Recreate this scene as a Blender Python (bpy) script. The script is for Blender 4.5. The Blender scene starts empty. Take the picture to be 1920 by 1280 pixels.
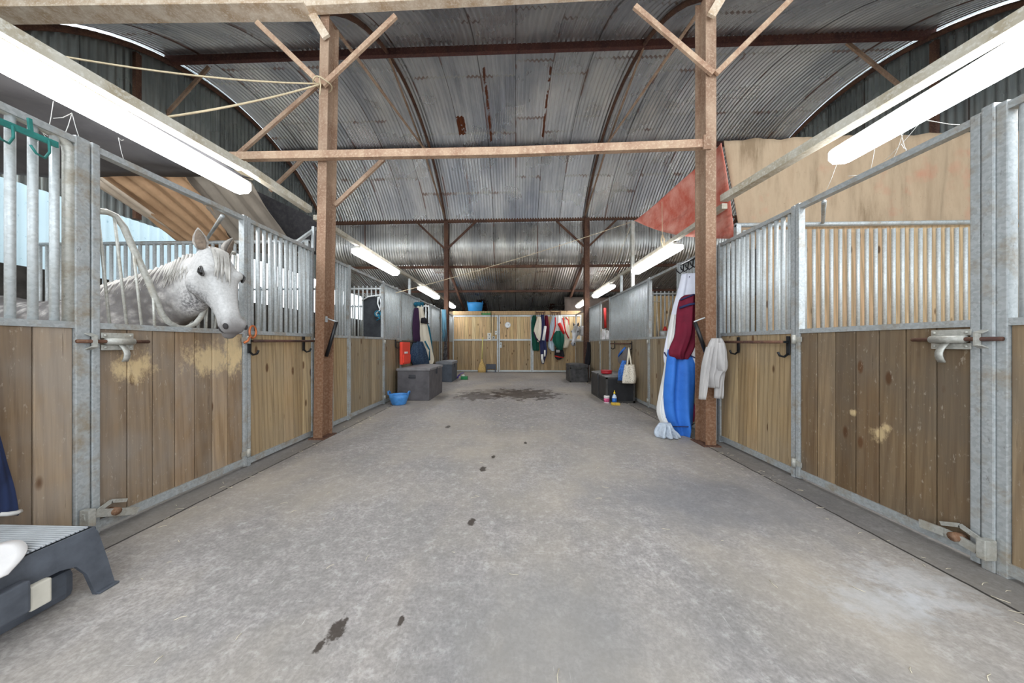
import bpy, bmesh, math, random
from mathutils import Vector as V, Matrix
R = random.Random(7)
sc = bpy.context.scene
COL = sc.collection
PI = math.pi
# ------------------------------------------------------------------ camera model (1920x1280)
F, CX, CY, H = 580.0, 946.3, 645.0, 1.10
TS = 0.034
PSI = math.atan(TS); SN, CS = math.sin(PSI), math.cos(PSI)
def unp(px, py, X=None, Y=None, Z=None):
    """point on the plane X=, Y= or Z= that the lens sees at px, py"""
    a, b = (px-CX)/F, (CY-py)/F
    d = V((CS*a-SN, SN*a+CS, b))
    k = X/d.x if X is not None else Y/d.y if Y is not None else (Z-H)/d.z
    return V((0, 0, H))+d*k
XL, XR = -2.40, 2.30
def YL(px): return unp(px, 600, X=XL).y
def YR(px): return unp(px, 600, X=XR).y
# ------------------------------------------------------------------ materials
def S(r, g, b):
    f = lambda c: (c/255/12.92) if c/255 <= .04045 else ((c/255+.055)/1.055)**2.4
    return (f(r), f(g), f(b), 1)
class Mat:
    def __init__(s, name, rough=.7, metal=0, spec=.4):
        s.m = bpy.data.materials.new(name); s.m.use_nodes = True
        s.t = s.m.node_tree; s.t.nodes.clear()
        s.o = s.t.nodes.new('ShaderNodeOutputMaterial'); s.b = s.t.nodes.new('ShaderNodeBsdfPrincipled')
        s.t.links.new(s.b.outputs[0], s.o.inputs[0])
        s.b.inputs['Roughness'].default_value = rough; s.b.inputs['Metallic'].default_value = metal
        s.b.inputs['Specular IOR Level'].default_value = spec
        s._tc = None
    def set(s, node, key, v):
        i = node.inputs[key]
        if isinstance(v, bpy.types.NodeSocket): s.t.links.new(v, i)
        else:
            if hasattr(i.default_value, '__len__') and not hasattr(v, '__len__'): v = [v]*len(i.default_value)
            if hasattr(i.default_value, '__len__'): v = list(v)[:len(i.default_value)]+[1]*(len(i.default_value)-len(v))
            i.default_value = v
    def n(s, typ, props=None, **kw):
        x = s.t.nodes.new('ShaderNode'+typ)
        for k, v in (props or {}).items(): setattr(x, k, v)
        for k, v in kw.items():
            s.set(x, int(k[1:]) if k[0] == '_' and k[1:].isdigit() else k.replace('_', ' '), v)
        return x
    @property
    def obj(s):
        if s._tc is None: s._tc = s.n('TexCoord')
        return s._tc.outputs['Object']
    def geo(s, k='Position'): return s.n('NewGeometry').outputs[k]
    def map(s, vec, scale=(1, 1, 1), loc=(0, 0, 0)): return s.n('Mapping', None, Vector=vec, Scale=scale, Location=loc).outputs[0]
    def noise(s, vec, scale=5, detail=4, rough=.55, dist=0):
        return s.n('TexNoise', None, Vector=vec, Scale=scale, Detail=detail, Roughness=rough, Distortion=dist).outputs['Fac']
    def ramp(s, fac, *stops):
        r = s.n('ValToRGB', None, Fac=fac); e = r.color_ramp.elements
        while len(e) < len(stops): e.new(.5)
        for q, (p, c) in zip(e, stops):
            q.position = p; q.color = c if hasattr(c, '__len__') else (c, c, c, 1)
        return r.outputs[0]
    def mix(s, fac, a, b, mode='MIX'):
        x = s.n('Mix', {'data_type': 'RGBA', 'blend_type': mode}); s.set(x, 0, fac); s.set(x, 6, a); s.set(x, 7, b)
        return x.outputs[2]
    def math(s, op, a, b=0, c=0):
        x = s.n('Math', {'operation': op}, _0=a, _1=b, _2=c); return x.outputs[0]
    def sep(s, vec): return s.n('SeparateXYZ', None, Vector=vec).outputs
    def col(s, c): s.set(s.b, 'Base Color', c); return s
    def bump(s, h, strength=.3, dist=.01):
        s.set(s.b, 'Normal', s.n('Bump', None, Height=h, Strength=strength, Distance=dist).outputs[0]); return s
MATS = {}
def plain(name, c, rough=.7, metal=0, var=.15, scale=9, bump=0, bscale=60):
    if name in MATS: return MATS[name]
    m = Mat(name, rough, metal)
    nz = m.noise(m.obj, scale, 5)
    d = tuple(x*(1-var*1.6) for x in c[:3])+(1,); l = tuple(min(1, x*(1+var)) for x in c[:3])+(1,)
    m.col(m.ramp(nz, (.3, d), (.7, l)))
    if bump: m.bump(m.noise(m.obj, bscale, 3), bump, .004)
    MATS[name] = m.m; return m.m
def wood(name, ca, cb, grey, wear=.5, scuff=.5, sheen_wear=()):
    m = Mat(name, .75, 0, .25)
    isl = m.geo('Random Per Island')
    off = m.n('CombineXYZ', None, X=m.math('MULTIPLY', isl, 37), Y=m.math('MULTIPLY', isl, 91), Z=m.math('MULTIPLY', isl, 53)).outputs[0]
    p = m.n('VectorMath', {'operation': 'ADD'}, _0=m.geo(), _1=off).outputs[0]
    g = m.noise(m.map(p, (70, 70, 2.2)), 1, 6, .62, .6)
    ring = m.n('TexWave', {'wave_type': 'BANDS', 'bands_direction': 'DIAGONAL'}, Vector=m.map(p, (9, 9, .55)), Scale=1.2, Distortion=7, Detail=2, Detail_Scale=.8).outputs['Fac']
    base = m.mix(isl, ca, cb)
    c = m.mix(m.ramp(g, (.36, .5), (.6, 0.)), base, m.mix(.5, base, S(60, 42, 28), 'MULTIPLY'))
    c = m.mix(m.math('MULTIPLY', m.ramp(ring, (.45, 0.), (.95, .28)), 1), c, S(88, 62, 40))
    patch = m.noise(m.map(m.geo(), (1.3, 1.3, .9)), 1.6, 4, .6)
    c = m.mix(m.math('MULTIPLY', m.ramp(patch, (.4, 0.), (.68, 1.)), wear), c, grey)
    kn = m.n('TexVoronoi', None, Vector=m.map(p, (6.5, 6.5, 2.6)), Scale=1).outputs['Distance']
    c = m.mix(m.ramp(kn, (.085, .85), (.14, 0.)), c, S(88, 58, 34))
    dk = m.noise(m.map(p, (55, 55, 2.2)), 1, 3, .75); c = m.mix(m.ramp(dk, (.66, 0.), (.74, .75)), c, S(64, 50, 40))
    tn = m.n('TexWhiteNoise', {'noise_dimensions': '1D'}, W=m.math('MULTIPLY', isl, 913)).outputs['Value']; c = m.mix(.35, c, m.ramp(tn, (0., .22), (1., .72)), 'OVERLAY')
    sp = m.noise(m.map(p, (60, 60, 22)), 1, 3, .7)
    c = m.mix(m.math('MULTIPLY', m.ramp(sp, (.62, 0.), (.74, 1.)), scuff*.55), c, S(190, 178, 160))
    for (ctr, rad) in sheen_wear:  # pale patches
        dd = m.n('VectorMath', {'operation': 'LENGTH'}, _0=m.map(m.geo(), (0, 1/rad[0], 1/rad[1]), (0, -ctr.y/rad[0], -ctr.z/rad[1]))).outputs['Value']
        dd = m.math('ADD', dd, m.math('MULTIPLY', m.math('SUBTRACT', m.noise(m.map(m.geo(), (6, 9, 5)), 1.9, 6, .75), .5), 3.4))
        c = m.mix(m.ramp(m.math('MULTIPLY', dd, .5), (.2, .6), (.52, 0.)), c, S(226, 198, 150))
    m.col(c); m.bump(g, .35, .004); m.set(m.b, 'Roughness', m.ramp(patch, (.3, .55), (.7, .85)))
    MATS[name] = m.m; return m.m
W_DARK = wood('wood_weathered', S(164, 138, 108), S(136, 110, 82), S(148, 138, 128), .75, .9)
W_RIGHT = wood('wood_brown', S(146, 124, 96), S(116, 94, 68), S(112, 102, 90), .7, .8)
W_TAN = wood('wood_tan', S(196, 170, 130), S(168, 140, 102), S(160, 144, 122), .5, .4)
W_PINE = wood('wood_pine', S(240, 212, 164), S(222, 186, 134), S(208, 178, 138), .3, .1)
W_FAR = wood('wood_far', S(176, 156, 126), S(146, 126, 98), S(140, 132, 118), .6, .4)
W_NEW = wood('wood_new', S(222, 192, 148), S(206, 172, 126), S(196, 166, 124), .3, .1)
def galv(name, base=S(172, 175, 175), dirt=.75):
    m = Mat(name, .48, .35)
    vo = m.n('TexVoronoi', None, Vector=m.geo(), Scale=85).outputs['Color']
    c = m.mix(.4, base, m.ramp(vo, (.2, .25), (.8, .75)), 'SOFT_LIGHT')
    d = m.noise(m.geo(), 7, 5, .65)
    c = m.mix(m.math('MULTIPLY', m.ramp(d, (.5, 0.), (.72, 1.)), dirt), c, S(150, 132, 104))
    e = m.noise(m.map(m.geo(), (30, 30, 9)), 1.4, 4, .7)
    c = m.mix(m.math('MULTIPLY', m.ramp(e, (.64, 0.), (.74, 1.)), dirt*.9), c, S(92, 84, 74))
    m.col(c); m.set(m.b, 'Roughness', m.ramp(d, (.35, .42), (.7, .7))); m.bump(e, .08, .003)
    MATS[name] = m.m; return m.m
GALV = galv('galvanised_steel'); GALV_D = galv('galvanised_dirty', S(180, 178, 170), .6); GALV_B = galv('galvanised_bar', S(196, 200, 200), .25)
def rusty(name, a, b, c_, low=None):
    m = Mat(name, .85, 0, .2)
    d = m.noise(m.map(m.geo(), (1, 1, .45)), 5, 6, .65); e = m.noise(m.geo(), 42, 5, .7)
    c = m.mix(m.ramp(d, (.38, 0.), (.62, 1.)), a, b)
    c = m.mix(m.ramp(e, (.5, 0.), (.68, .8)), c, c_)
    if low:   # bare brown rust low down where the dust is rubbed off
        z = m.math('ADD', m.sep(m.geo())['Z'], m.math('MULTIPLY', m.math('SUBTRACT', d, .5), 1.6))
        c = m.mix(m.ramp(m.math('MULTIPLY', z, .25), (.36, 1.), (.72, 0.)), c, m.mix(m.ramp(e, (.45, 0.), (.62, 1.)), low, m.mix(.25, low, c_)))
    m.col(c); m.bump(e, .25, .004); MATS[name] = m.m; return m.m
RUST = rusty('rusty_steel', S(170, 144, 122), S(140, 110, 90), S(192, 166, 142), S(122, 88, 66))
RUST_D = rusty('rusty_steel_dark', S(108, 78, 62), S(80, 58, 52), S(130, 100, 80))
PURLIN = rusty('purlin_oxide', S(98, 64, 58), S(78, 54, 52), S(120, 88, 76))
CREAM = rusty('cream_beam', S(222, 204, 182), S(188, 160, 130), S(234, 222, 206))
TIE = rusty('dusty_tie', S(190, 160, 134), S(160, 126, 104), S(206, 182, 156))
def corrug(name, base, dark, rust=.6, along='Y', period=1.55, marks=()):
    """galvanised sheeting: sheets with lap lines, side seams, streaks and rust"""
    m = Mat(name, .3, .85)
    p = m.sep(m.geo()); x = p['X'] if along == 'Y' else p['Y']; y = p['Y'] if along == 'Y' else p['Z']
    sx = m.math('DIVIDE', x, .71); sid = m.math('FLOOR', sx); fr = m.math('FRACT', sx)
    rnd = m.n('TexWhiteNoise', {'noise_dimensions': '1D'}, W=sid).outputs['Value']
    yy = m.math('ADD', m.math('DIVIDE', y, period), m.math('MULTIPLY', m.math('SNAP', rnd, .5), .5)); rid = m.math('FLOOR', yy); fy = m.math('FRACT', yy)
    tone = m.n('TexWhiteNoise', {'noise_dimensions': '2D'}, Vector=m.n('CombineXYZ', None, X=sid, Y=rid).outputs[0]).outputs['Value']
    big = m.noise(m.map(m.geo(), (1, .35, .6)), 1.1, 5, .6)
    stre = m.noise(m.map(m.geo(), (14, .5, .5) if along == 'Y' else (.5, 14, .5)), 1, 5, .6)
    c = m.mix(m.ramp(big, (.35, 0.), (.65, 1.)), dark, base)
    c = m.mix(.3, c, m.ramp(tone, (0., .25), (1., .8)), 'OVERLAY')
    c = m.mix(.5, c, m.ramp(stre, (.35, .3), (.65, .72)), 'OVERLAY')
    j = m.noise(m.geo(), 24, 2); jy = m.math('ADD', fy, m.math('MULTIPLY', m.math('SUBTRACT', j, .5), .03))
    lap = m.math('MULTIPLY', m.math('LESS_THAN', jy, .026), m.math('GREATER_THAN', jy, -.2))
    ln = m.noise(m.geo(), 3.2, 3, .6)
    c = m.mix(m.math('MULTIPLY', lap, m.ramp(ln, (.38, 0.), (.46, .95))), c, S(205, 205, 200))
    seam = m.math('LESS_THAN', fr, .022)
    c = m.mix(m.math('MULTIPLY', seam, .7), c, S(52, 50, 48))
    rm = m.math('MULTIPLY', m.math('MAXIMUM', m.math('LESS_THAN', fr, .045), m.math('LESS_THAN', jy, .04)), m.ramp(m.noise(m.geo(), 1.35, 3, .6), (.52, 0.), (.56, 1.)))
    c = m.mix(m.math('MULTIPLY', rm, rust), c, S(122, 70, 44))
    rp = m.noise(m.map(m.geo(), (2.5, .8, .8)), 1.2, 5, .7)
    c = m.mix(m.math('MULTIPLY', m.ramp(rp, (.66, 0.), (.76, 1.)), rust*.8), c, S(126, 82, 56))
    m.col(c); m.set(m.b, 'Roughness', m.ramp(m.noise(m.geo(), 1.2, 2, .5), (.3, .24), (.7, .34)))
    for X_, ya, yb, wd_ in marks:
        wb = m.math('ADD', p['X'], m.math('MULTIPLY', m.math('SUBTRACT', m.noise(m.geo(), 7, 3), .5), .05))
        k = m.math('MULTIPLY', m.math('COMPARE', wb, X_, wd_), m.math('MULTIPLY', m.math('GREATER_THAN', p['Y'], ya), m.math('LESS_THAN', p['Y'], yb)))
        c = m.mix(m.math('MULTIPLY', k, m.ramp(m.noise(m.geo(), 4.5, 3, .6), (.40, 0.), (.46, 1.))), c, S(118, 66, 42))
    m.col(c); m.set(m.b, 'Metallic', .8)
    MATS[name] = m.m; return m.m
ROOF = corrug('roof_sheet', S(234, 234, 232), S(184, 188, 194), marks=((-.62, 6.0, 8.0, .024), (.70, 6.0, 7.9, .024), (-1.32, 7.3, 7.8, .1))); ROOF2 = corrug('roof_sheet_far', S(226, 222, 214), S(168, 166, 164), .6, marks=((-1.45, 12.9, 14.0, .2), (-1.95, 13.2, 14.1, .12), (1.6, 13.3, 14.1, .1)))
GABL = corrug('gable_sheet', S(196, 202, 198), S(146, 154, 156), .2, 'Z', 2.4)
def fabric(name, c, c2=None, rough=.9, stain=.3, weave=300, scale=3):
    if name in MATS: return MATS[name]
    m = Mat(name, rough, 0, .2); c2 = c2 or tuple(x*.7 for x in c[:3])+(1,)
    d = m.noise(m.geo(), scale, 5, .65)
    k = m.mix(m.math('MULTIPLY', m.ramp(d, (.42, 0.), (.7, 1.)), stain), c, c2)
    m.col(k); m.bump(m.noise(m.geo(), weave, 2), .15, .002); MATS[name] = m.m; return m.m
# ------------------------------------------------------------------ mesh building
class MB:
    def __init__(s): s.v = []; s.f = []; s.sm = []
    def add(s, vs, fs, smooth=False):
        b = len(s.v); s.v += [V(q) for q in vs]
        for f in fs: s.f.append(tuple(b+i for i in f)); s.sm.append(smooth)
        return s
    def box(s, a, b, bev=0):
        x0, x1 = sorted((a[0], b[0])); y0, y1 = sorted((a[1], b[1])); z0, z1 = sorted((a[2], b[2]))
        e = min(bev, (x1-x0)*.45, (y1-y0)*.45, (z1-z0)*.45)
        if e <= 0:
            vs = [(x, y, z) for z in (z0, z1) for x, y in ((x0, y0), (x1, y0), (x1, y1), (x0, y1))]
            return s.add(vs, [(3, 2, 1, 0), (4, 5, 6, 7), (0, 1, 5, 4), (1, 2, 6, 5), (2, 3, 7, 6), (3, 0, 4, 7)])
        bm = bmesh.new(); bmesh.ops.create_cube(bm, size=1)
        for q in bm.verts: q.co = ((x0+x1)/2+q.co.x*(x1-x0), (y0+y1)/2+q.co.y*(y1-y0), (z0+z1)/2+q.co.z*(z1-z0))
        bmesh.ops.bevel(bm, geom=bm.edges[:], offset=e, segments=2, profile=.6, affect='EDGES')
        bm.verts.index_update(); s.add([q.co.copy() for q in bm.verts], [[q.index for q in f.verts] for f in bm.faces], False); bm.free(); return s
    def bar(s, p, q, w, h, up=(0, 0, 1)):
        """box of section w x h from p to q"""
        p, q = V(p), V(q); d = (q-p).normalized(); u = V(up)
        if abs(d.dot(u)) > .98: u = V((0, 1, 0))
        r = d.cross(u).normalized(); u = r.cross(d)
        vs = [c+r*(i*w/2)+u*(j*h/2) for c in (p, q) for i, j in ((-1, -1), (1, -1), (1, 1), (-1, 1))]
        return s.add(vs, [(3, 2, 1, 0), (4, 5, 6, 7), (0, 1, 5, 4), (1, 2, 6, 5), (2, 3, 7, 6), (3, 0, 4, 7)])
    def tube(s, pts, r, n=8, closed=False):
        pts = [V(p) for p in pts]; m = len(pts); rr = r if hasattr(r, '__len__') else [r]*m
        vs = []; prev = None
        for i, p in enumerate(pts):
            t = (pts[(i+1) % m]-pts[i-1]) if closed else (pts[min(i+1, m-1)]-pts[max(i-1, 0)])
            if t.length < 1e-9: t = V((0, 0, 1))
            t.normalize()
            if prev is None:
                a = V((0, 0, 1)) if abs(t.z) < .9 else V((1, 0, 0)); u = t.cross(a).normalized()
            else: u = (prev-t*prev.dot(t)).normalized()
            prev = u; w = t.cross(u)
            vs += [p+(u*math.cos(2*PI*k/n)+w*math.sin(2*PI*k/n))*rr[i] for k in range(n)]
        fs = []
        for i in range(m if closed else m-1):
            for k in range(n):
                a, b = i*n, ((i+1) % m)*n
                fs.append((a+k, a+(k+1) % n, b+(k+1) % n, b+k))
        if not closed: fs += [tuple(range(n))[::-1], tuple((m-1)*n+k for k in range(n))]
        return s.add(vs, fs, True)
    def loft(s, rings, cap=True):
        n = len(rings[0]); vs = [p for r in rings for p in r]; fs = []
        for i in range(len(rings)-1):
            for k in range(n): fs.append((i*n+k, i*n+(k+1) % n, (i+1)*n+(k+1) % n, (i+1)*n+k))
        if cap: fs += [tuple(range(n))[::-1], tuple((len(rings)-1)*n+k for k in range(n))]
        return s.add(vs, fs, True)
    def lathe(s, c, prof, n=20, sx=1, sy=1):
        return s.loft([[(c[0]+r*sx*math.cos(2*PI*k/n), c[1]+r*sy*math.sin(2*PI*k/n), c[2]+z) for k in range(n)] for r, z in prof])
    def prism(s, pts, d):
        """closed outline pts (3D), pushed by vector d"""
        n = len(pts); p = [V(q) for q in pts]; d = V(d)
        return s.add(p+[q+d for q in p], [tuple(range(n))[::-1], tuple(range(n, 2*n))]+[(i, (i+1) % n, n+(i+1) % n, n+i) for i in range(n)])
    def ell(s, c, r, n=12, m=8, rot=None):
        rings = []
        for i in range(m+1):
            a = -PI/2+PI*min(max(i/m, .02), .98)
            rings.append([(math.cos(a)*math.cos(2*PI*k/n)*r[0], math.cos(a)*math.sin(2*PI*k/n)*r[1], math.sin(a)*r[2]) for k in range(n)])
        rings = [[V(c)+(rot @ V(p) if rot else V(p)) for p in g] for g in rings]
        return s.loft(rings)
    def sheet(s, fn, nu, nv, th=.006):
        """a cloth: fn(u,v) -> point; given thickness th both sides"""
        P = [[V(fn(i/nu, j/nv)) for i in range(nu+1)] for j in range(nv+1)]
        N = []
        for j in range(nv+1):
            row = []
            for i in range(nu+1):
                a = P[j][min(i+1, nu)]-P[j][max(i-1, 0)]; b = P[min(j+1, nv)][i]-P[max(j-1, 0)][i]
                q = a.cross(b); row.append(q.normalized() if q.length > 1e-12 else V((0, 1, 0)))
            N.append(row)
        W = nu+1; tot = W*(nv+1)
        vs = [P[j][i]+N[j][i]*th/2 for j in range(nv+1) for i in range(W)]+[P[j][i]-N[j][i]*th/2 for j in range(nv+1) for i in range(W)]
        fs = []
        for j in range(nv):
            for i in range(nu):
                a = j*W+i; fs.append((a, a+1, a+1+W, a+W)); fs.append((tot+a+W, tot+a+1+W, tot+a+1, tot+a))
        e = [i for i in range(W)]+[j*W+nu for j in range(1, nv+1)]+[nv*W+i for i in range(nu-1, -1, -1)]+[j*W for j in range(nv-1, 0, -1)]
        for k in range(len(e)):
            a, b = e[k], e[(k+1) % len(e)]; fs.append((b, a, tot+a, tot+b))
        return s.add(vs, fs, True)
    def mesh(s, name, off=V((0, 0, 0))):
        me = bpy.data.meshes.new(name); me.from_pydata([v-off for v in s.v], [], s.f)
        me.polygons.foreach_set('use_smooth', s.sm); me.update(); return me
    def build(s, name, mat, parent=None, origin=None):
        if parent is not None: off = wloc(parent)
        elif origin is not None: off = V(origin)
        else:
            lo = [min(v[i] for v in s.v) for i in range(3)]; hi = [max(v[i] for v in s.v) for i in range(3)]
            off = V(((lo[0]+hi[0])/2, (lo[1]+hi[1])/2, lo[2]))
        o = bpy.data.objects.new(name, s.mesh(name, off)); COL.objects.link(o)
        if mat: o.data.materials.append(mat)
        if parent is not None: o.parent = parent
        else: o.location = off
        return o
def wloc(o):
    l = V((0, 0, 0))
    while o is not None: l += o.location; o = o.parent
    return l
LABELS = set()
def tag(o, label, cat, group=None, kind=None):
    assert label not in LABELS, label
    LABELS.add(label); o['label'] = label; o['category'] = cat
    if group: o['group'] = group
    if kind: o['kind'] = kind
    return o
def thing(name, label, cat, loc, group=None):
    o = bpy.data.objects.new(name, None); COL.objects.link(o); o.location = loc; o.empty_display_size = .1
    return tag(o, label, cat, group)
def struct(mb, name, mat, label=None, cat=None):
    o = mb.build(name, mat, None, (0, 0, 0)); o['kind'] = 'structure'
    if label: o['label'] = label; o['category'] = cat
    return o
def one(mb, name, mat, label, cat, group=None): return tag(mb.build(name, mat), label, cat, group)
# ------------------------------------------------------------------ camera
cam = bpy.data.cameras.new('camera'); cam.sensor_width = 36; cam.lens = F/1920*36
cam.shift_x = (960-CX)/1920; cam.shift_y = (CY-640)/1920; cam.clip_start = .05; cam.clip_end = 300
co = bpy.data.objects.new('camera', cam); COL.objects.link(co)
co.location = (0, 0, H); co.rotation_euler = (PI/2, 0, PSI); sc.camera = co
# ------------------------------------------------------------------ floor
GX0, GX1 = -6.3, 6.95
Y0, Y1 = 3.5, 10.0            # valley beams
fm = Mat('concrete', .62, 0, .35)
P = fm.geo(); sp = fm.sep(P)
big = fm.noise(P, .55, 6, .62); mid = fm.noise(P, 2.6, 6, .65); fine = fm.noise(P, 60, 4, .7)
c = fm.mix(fm.ramp(big, (.35, 0.), (.66, 1.)), S(156, 148, 144), S(188, 180, 176))
c = fm.mix(fm.ramp(mid, (.38, .55), (.62, 0.)), c, S(138, 134, 130))
c = fm.mix(fm.ramp(fine, (.38, .55), (.58, 0.)), c, S(112, 109, 106))
grit = fm.noise(P, 16, 6, .75); c = fm.mix(fm.ramp(grit, (.36, .6), (.55, 0.)), c, S(126, 122, 118)); c = fm.mix(fm.ramp(grit, (.55, 0.), (.7, .5)), c, S(204, 201, 196))
scr = fm.noise(fm.map(P, (90, 6, 1)), 1, 3, .75); scr2 = fm.noise(fm.map(P, (5, 80, 1)), 1, 3, .75)
c = fm.mix(fm.ramp(fm.math('MAXIMUM', scr, scr2), (.68, 0.), (.76, .7)), c, S(222, 220, 214))
tan = fm.noise(fm.map(P, (.8, .5, 1), (4, 9, 0)), 1, 4, .6)
c = fm.mix(fm.math('MULTIPLY', fm.ramp(tan, (.45, 0.), (.65, .6)), fm.ramp(sp['Y'], (.0, 1.), (1., 1.))), c, S(176, 164, 148))
def spot(cx, cy, rx, ry, col, nsc=9, lo=.75, hi=1.05, k=.9, amp=.9):
    """a stain with a ragged outline"""
    global c
    d = fm.n('VectorMath', {'operation': 'LENGTH'}, _0=fm.map(P, (1/rx, 1/ry, 0), (-cx/rx, -cy/ry, 0))).outputs['Value']
    d = fm.math('ADD', d, fm.math('MULTIPLY', fm.math('SUBTRACT', fm.noise(P, nsc, 5, .7), .5), amp*2))
    c = fm.mix(fm.math('MULTIPLY', fm.ramp(fm.math('MULTIPLY', d, .5), (lo/2, 1.), (hi/2, 0.)), k), c, col)
for px, py, rx, ry, k in ((985, 738, .75, .75, .8), (900, 742, .5, .5, .7), (940, 735, .9, .5, .45), (850, 745, .4, .4, .25)):
    q = unp(px, py, Z=0); spot(q.x, q.y, rx, ry, S(62, 50, 42), 4.5, .8, 1.0, k, 1.7)
for px, py, r in ((884, 978, .035), (632, 1180, .045), (905, 879, .045), (752, 1163, .02), (925, 856, .03), (985, 830, .03), (840, 800, .05), (600, 1210, .02)):
    q = unp(px, py, Z=0); spot(q.x, q.y, r*.8, r*1.6, S(56, 46, 38), 30, .6, .9, .9, .9)
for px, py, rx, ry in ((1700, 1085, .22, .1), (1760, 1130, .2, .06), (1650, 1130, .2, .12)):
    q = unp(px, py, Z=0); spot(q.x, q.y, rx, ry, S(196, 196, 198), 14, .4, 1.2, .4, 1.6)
q = unp(1350, 940, Z=0); spot(q.x, q.y, .85, .45, S(112, 112, 116), 3, .5, 1.2, .55, .8)
q = unp(1050, 1180, Z=0); spot(q.x, q.y, .5, .35, S(128, 127, 127), 3, .4, 1.3, .5, .8)
# rubbery gutter strip along the stalls and the pour joint beside it
for X0_, side in ((2.07, 1), (-2.2, -1)):
    xs = sp['X'] if side > 0 else fm.math('MULTIPLY', sp['X'], -1)
    wob = fm.math('ADD', xs, fm.math('MULTIPLY', fm.math('SUBTRACT', fm.noise(P, 6, 3), .5), .02))
    c = fm.mix(fm.math('MULTIPLY', fm.math('GREATER_THAN', wob, abs(X0_)), .45), c, S(104, 100, 96))
    c = fm.mix(fm.math('COMPARE', wob, abs(X0_), .007), c, S(62, 58, 55))
fm.col(c); fm.bump(fine, .12, .003); fm.set(fm.b, 'Roughness', fm.ramp(mid, (.35, .5), (.65, .75)))
struct(MB().box((-9, -3, -.15), (9, 16.5, 0)), 'floor', fm.m)
# stall bedding strips (shavings and straw floor inside the stalls)
BED = plain('bedding', S(176, 150, 112), .95, 0, .3, 40)
bed = MB()
for a, b in ((-6.2, XL-.12), (XR+.12, 6.85)): bed.box((a, -.8, 0), (b, 12.2, .035))
bo = one(bed, 'wood_shavings', BED, 'thin layer of wood shavings over the stall floors', 'bedding'); bo['kind'] = 'stuff'
# ------------------------------------------------------------------ corrugated roof
def corrugated(prof, x0, x1, pitch=.084, amp=.018, along='X', m=6):
    """sheet swept along prof (list of (a,z)); ridges run along prof, waves across x0..x1"""
    b = MB(); n = int((x1-x0)/pitch*m)
    nr = []
    for i in range(len(prof)):
        a, q = prof[max(i-1, 0)], prof[min(i+1, len(prof)-1)]
        t = V((0, q[0]-a[0], q[1]-a[1])).normalized(); nr.append(V((0, -t.z, t.y)))
    vs = []
    for i, (y, z) in enumerate(prof):
        for k in range(n+1):
            x = x0+(x1-x0)*k/n; w = amp*math.sin(2*PI*k/m)
            p = V((x, y, z))+nr[i]*w
            vs.append(p if along == 'X' else V((p.y, p.x, p.z)))
    N = n+1
    b.add(vs, [(i*N+k, i*N+k+1, (i+1)*N+k+1, (i+1)*N+k) for i in range(len(prof)-1) for k in range(n)], True)
    return b
RAD, DC = 4.23, (Y0+Y1)/2
def arcz(y): return 5.0+ (math.sqrt(max(0, RAD**2-(y-DC)**2))-(RAD-1.52))
arc = [(y, arcz(y)+.02) for y in [Y0+(Y1-Y0)*i/30 for i in range(31)]]
struct(corrugated(arc, GX0-.12, GX1+.1), 'ceiling', ROOF, 'curved corrugated metal vault over the middle of the barn', 'ceiling')
lean = [(10.03, 5.12), (10.03, 4.75), (10.04, 4.4), (10.09, 4.18), (10.18, 4.02), (10.32, 3.87), (10.55, 3.75)]
lean += [(10.55+i*.6, 3.75-.335*.6*i) for i in range(1, 8)]
struct(corrugated(lean, GX0-.1, GX1+.1), 'ceiling_rear', ROOF2, 'corrugated metal lean-to roof sloping down behind the far beam', 'ceiling')
front = [(3.46, 5.17), (2.6, 5.27), (1.2, 5.42), (-.8, 5.6)]
struct(corrugated(front, GX0, GX1), 'ceiling_front', ROOF2, 'strip of corrugated roof in front of the pale valley beam', 'ceiling')
# gable ends, their heads following the vault
def gable(x, zb, name, label):
    b = MB(); n = 64*5; vs = []
    for k in range(n+1):
        y = Y0+(Y1-Y0)*k/n; o = .011*math.sin(2*PI*k/5)
        zt = arcz(y)-.035
        for j in range(5): vs.append((x+o, y, zb+(zt-zb)*j/4))
    b.add(vs, [(k*5+j, k*5+j+1, k*5+j+6, k*5+j+5) for k in range(n) for j in range(4)], True)
    struct(b, name, GABL, label, 'wall')
gable(GX0, 3.15, 'wall_left', 'corrugated metal gable wall at the left end of the vault')
gable(GX1, 0, 'wall_right', 'corrugated metal gable wall at the right end of the vault')
dk = plain('low_wall', S(74, 70, 66), .9, 0, .25)
struct(MB().box((GX0-.06, -1, 0), (GX0, 14.2, 2.1)), 'wall_left_lower', dk)
struct(MB().box((GX0-.05, -1, 2.55), (GX0, Y0, 5.5)).box((GX0-.05, Y1, 3.05), (GX0, 14.2, 5)), 'wall_left_upper', GABL)
struct(MB().box((GX1, -1, 0), (GX1+.05, Y0, 5.5)).box((GX1, Y1, 0), (GX1+.05, 14.2, 5)), 'wall_right_ends', GABL)
struct(MB().box((GX0, 14.2, 0), (GX1, 14.26, 3.2)), 'wall_back', dk)
# pale blue cladding of the building next door, seen through the open side
bl = Mat('blue_cladding', .6, .0); z = bl.sep(bl.geo())
nz = bl.noise(bl.map(bl.geo(), (1, 9, 5)), 2, 4, .7)
bl.col(bl.mix(bl.ramp(nz, (.62, 0.), (.7, 1.)), S(222, 240, 246), S(176, 206, 218)))
xw = corrugated([(0, 0), (2.6, 0)], -2.5, 8.6, .2, .018, 'X', 8)
xo = MB(); N_ = len(xw.v)
xo.add([(GX0-2.6+p.z, p.x, p.y*1.75) for p in xw.v], xw.f, True)
struct(xo, 'exterior_wall_blue', bl.m, 'pale blue corrugated wall standing outside the open left side', 'wall')
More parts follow.
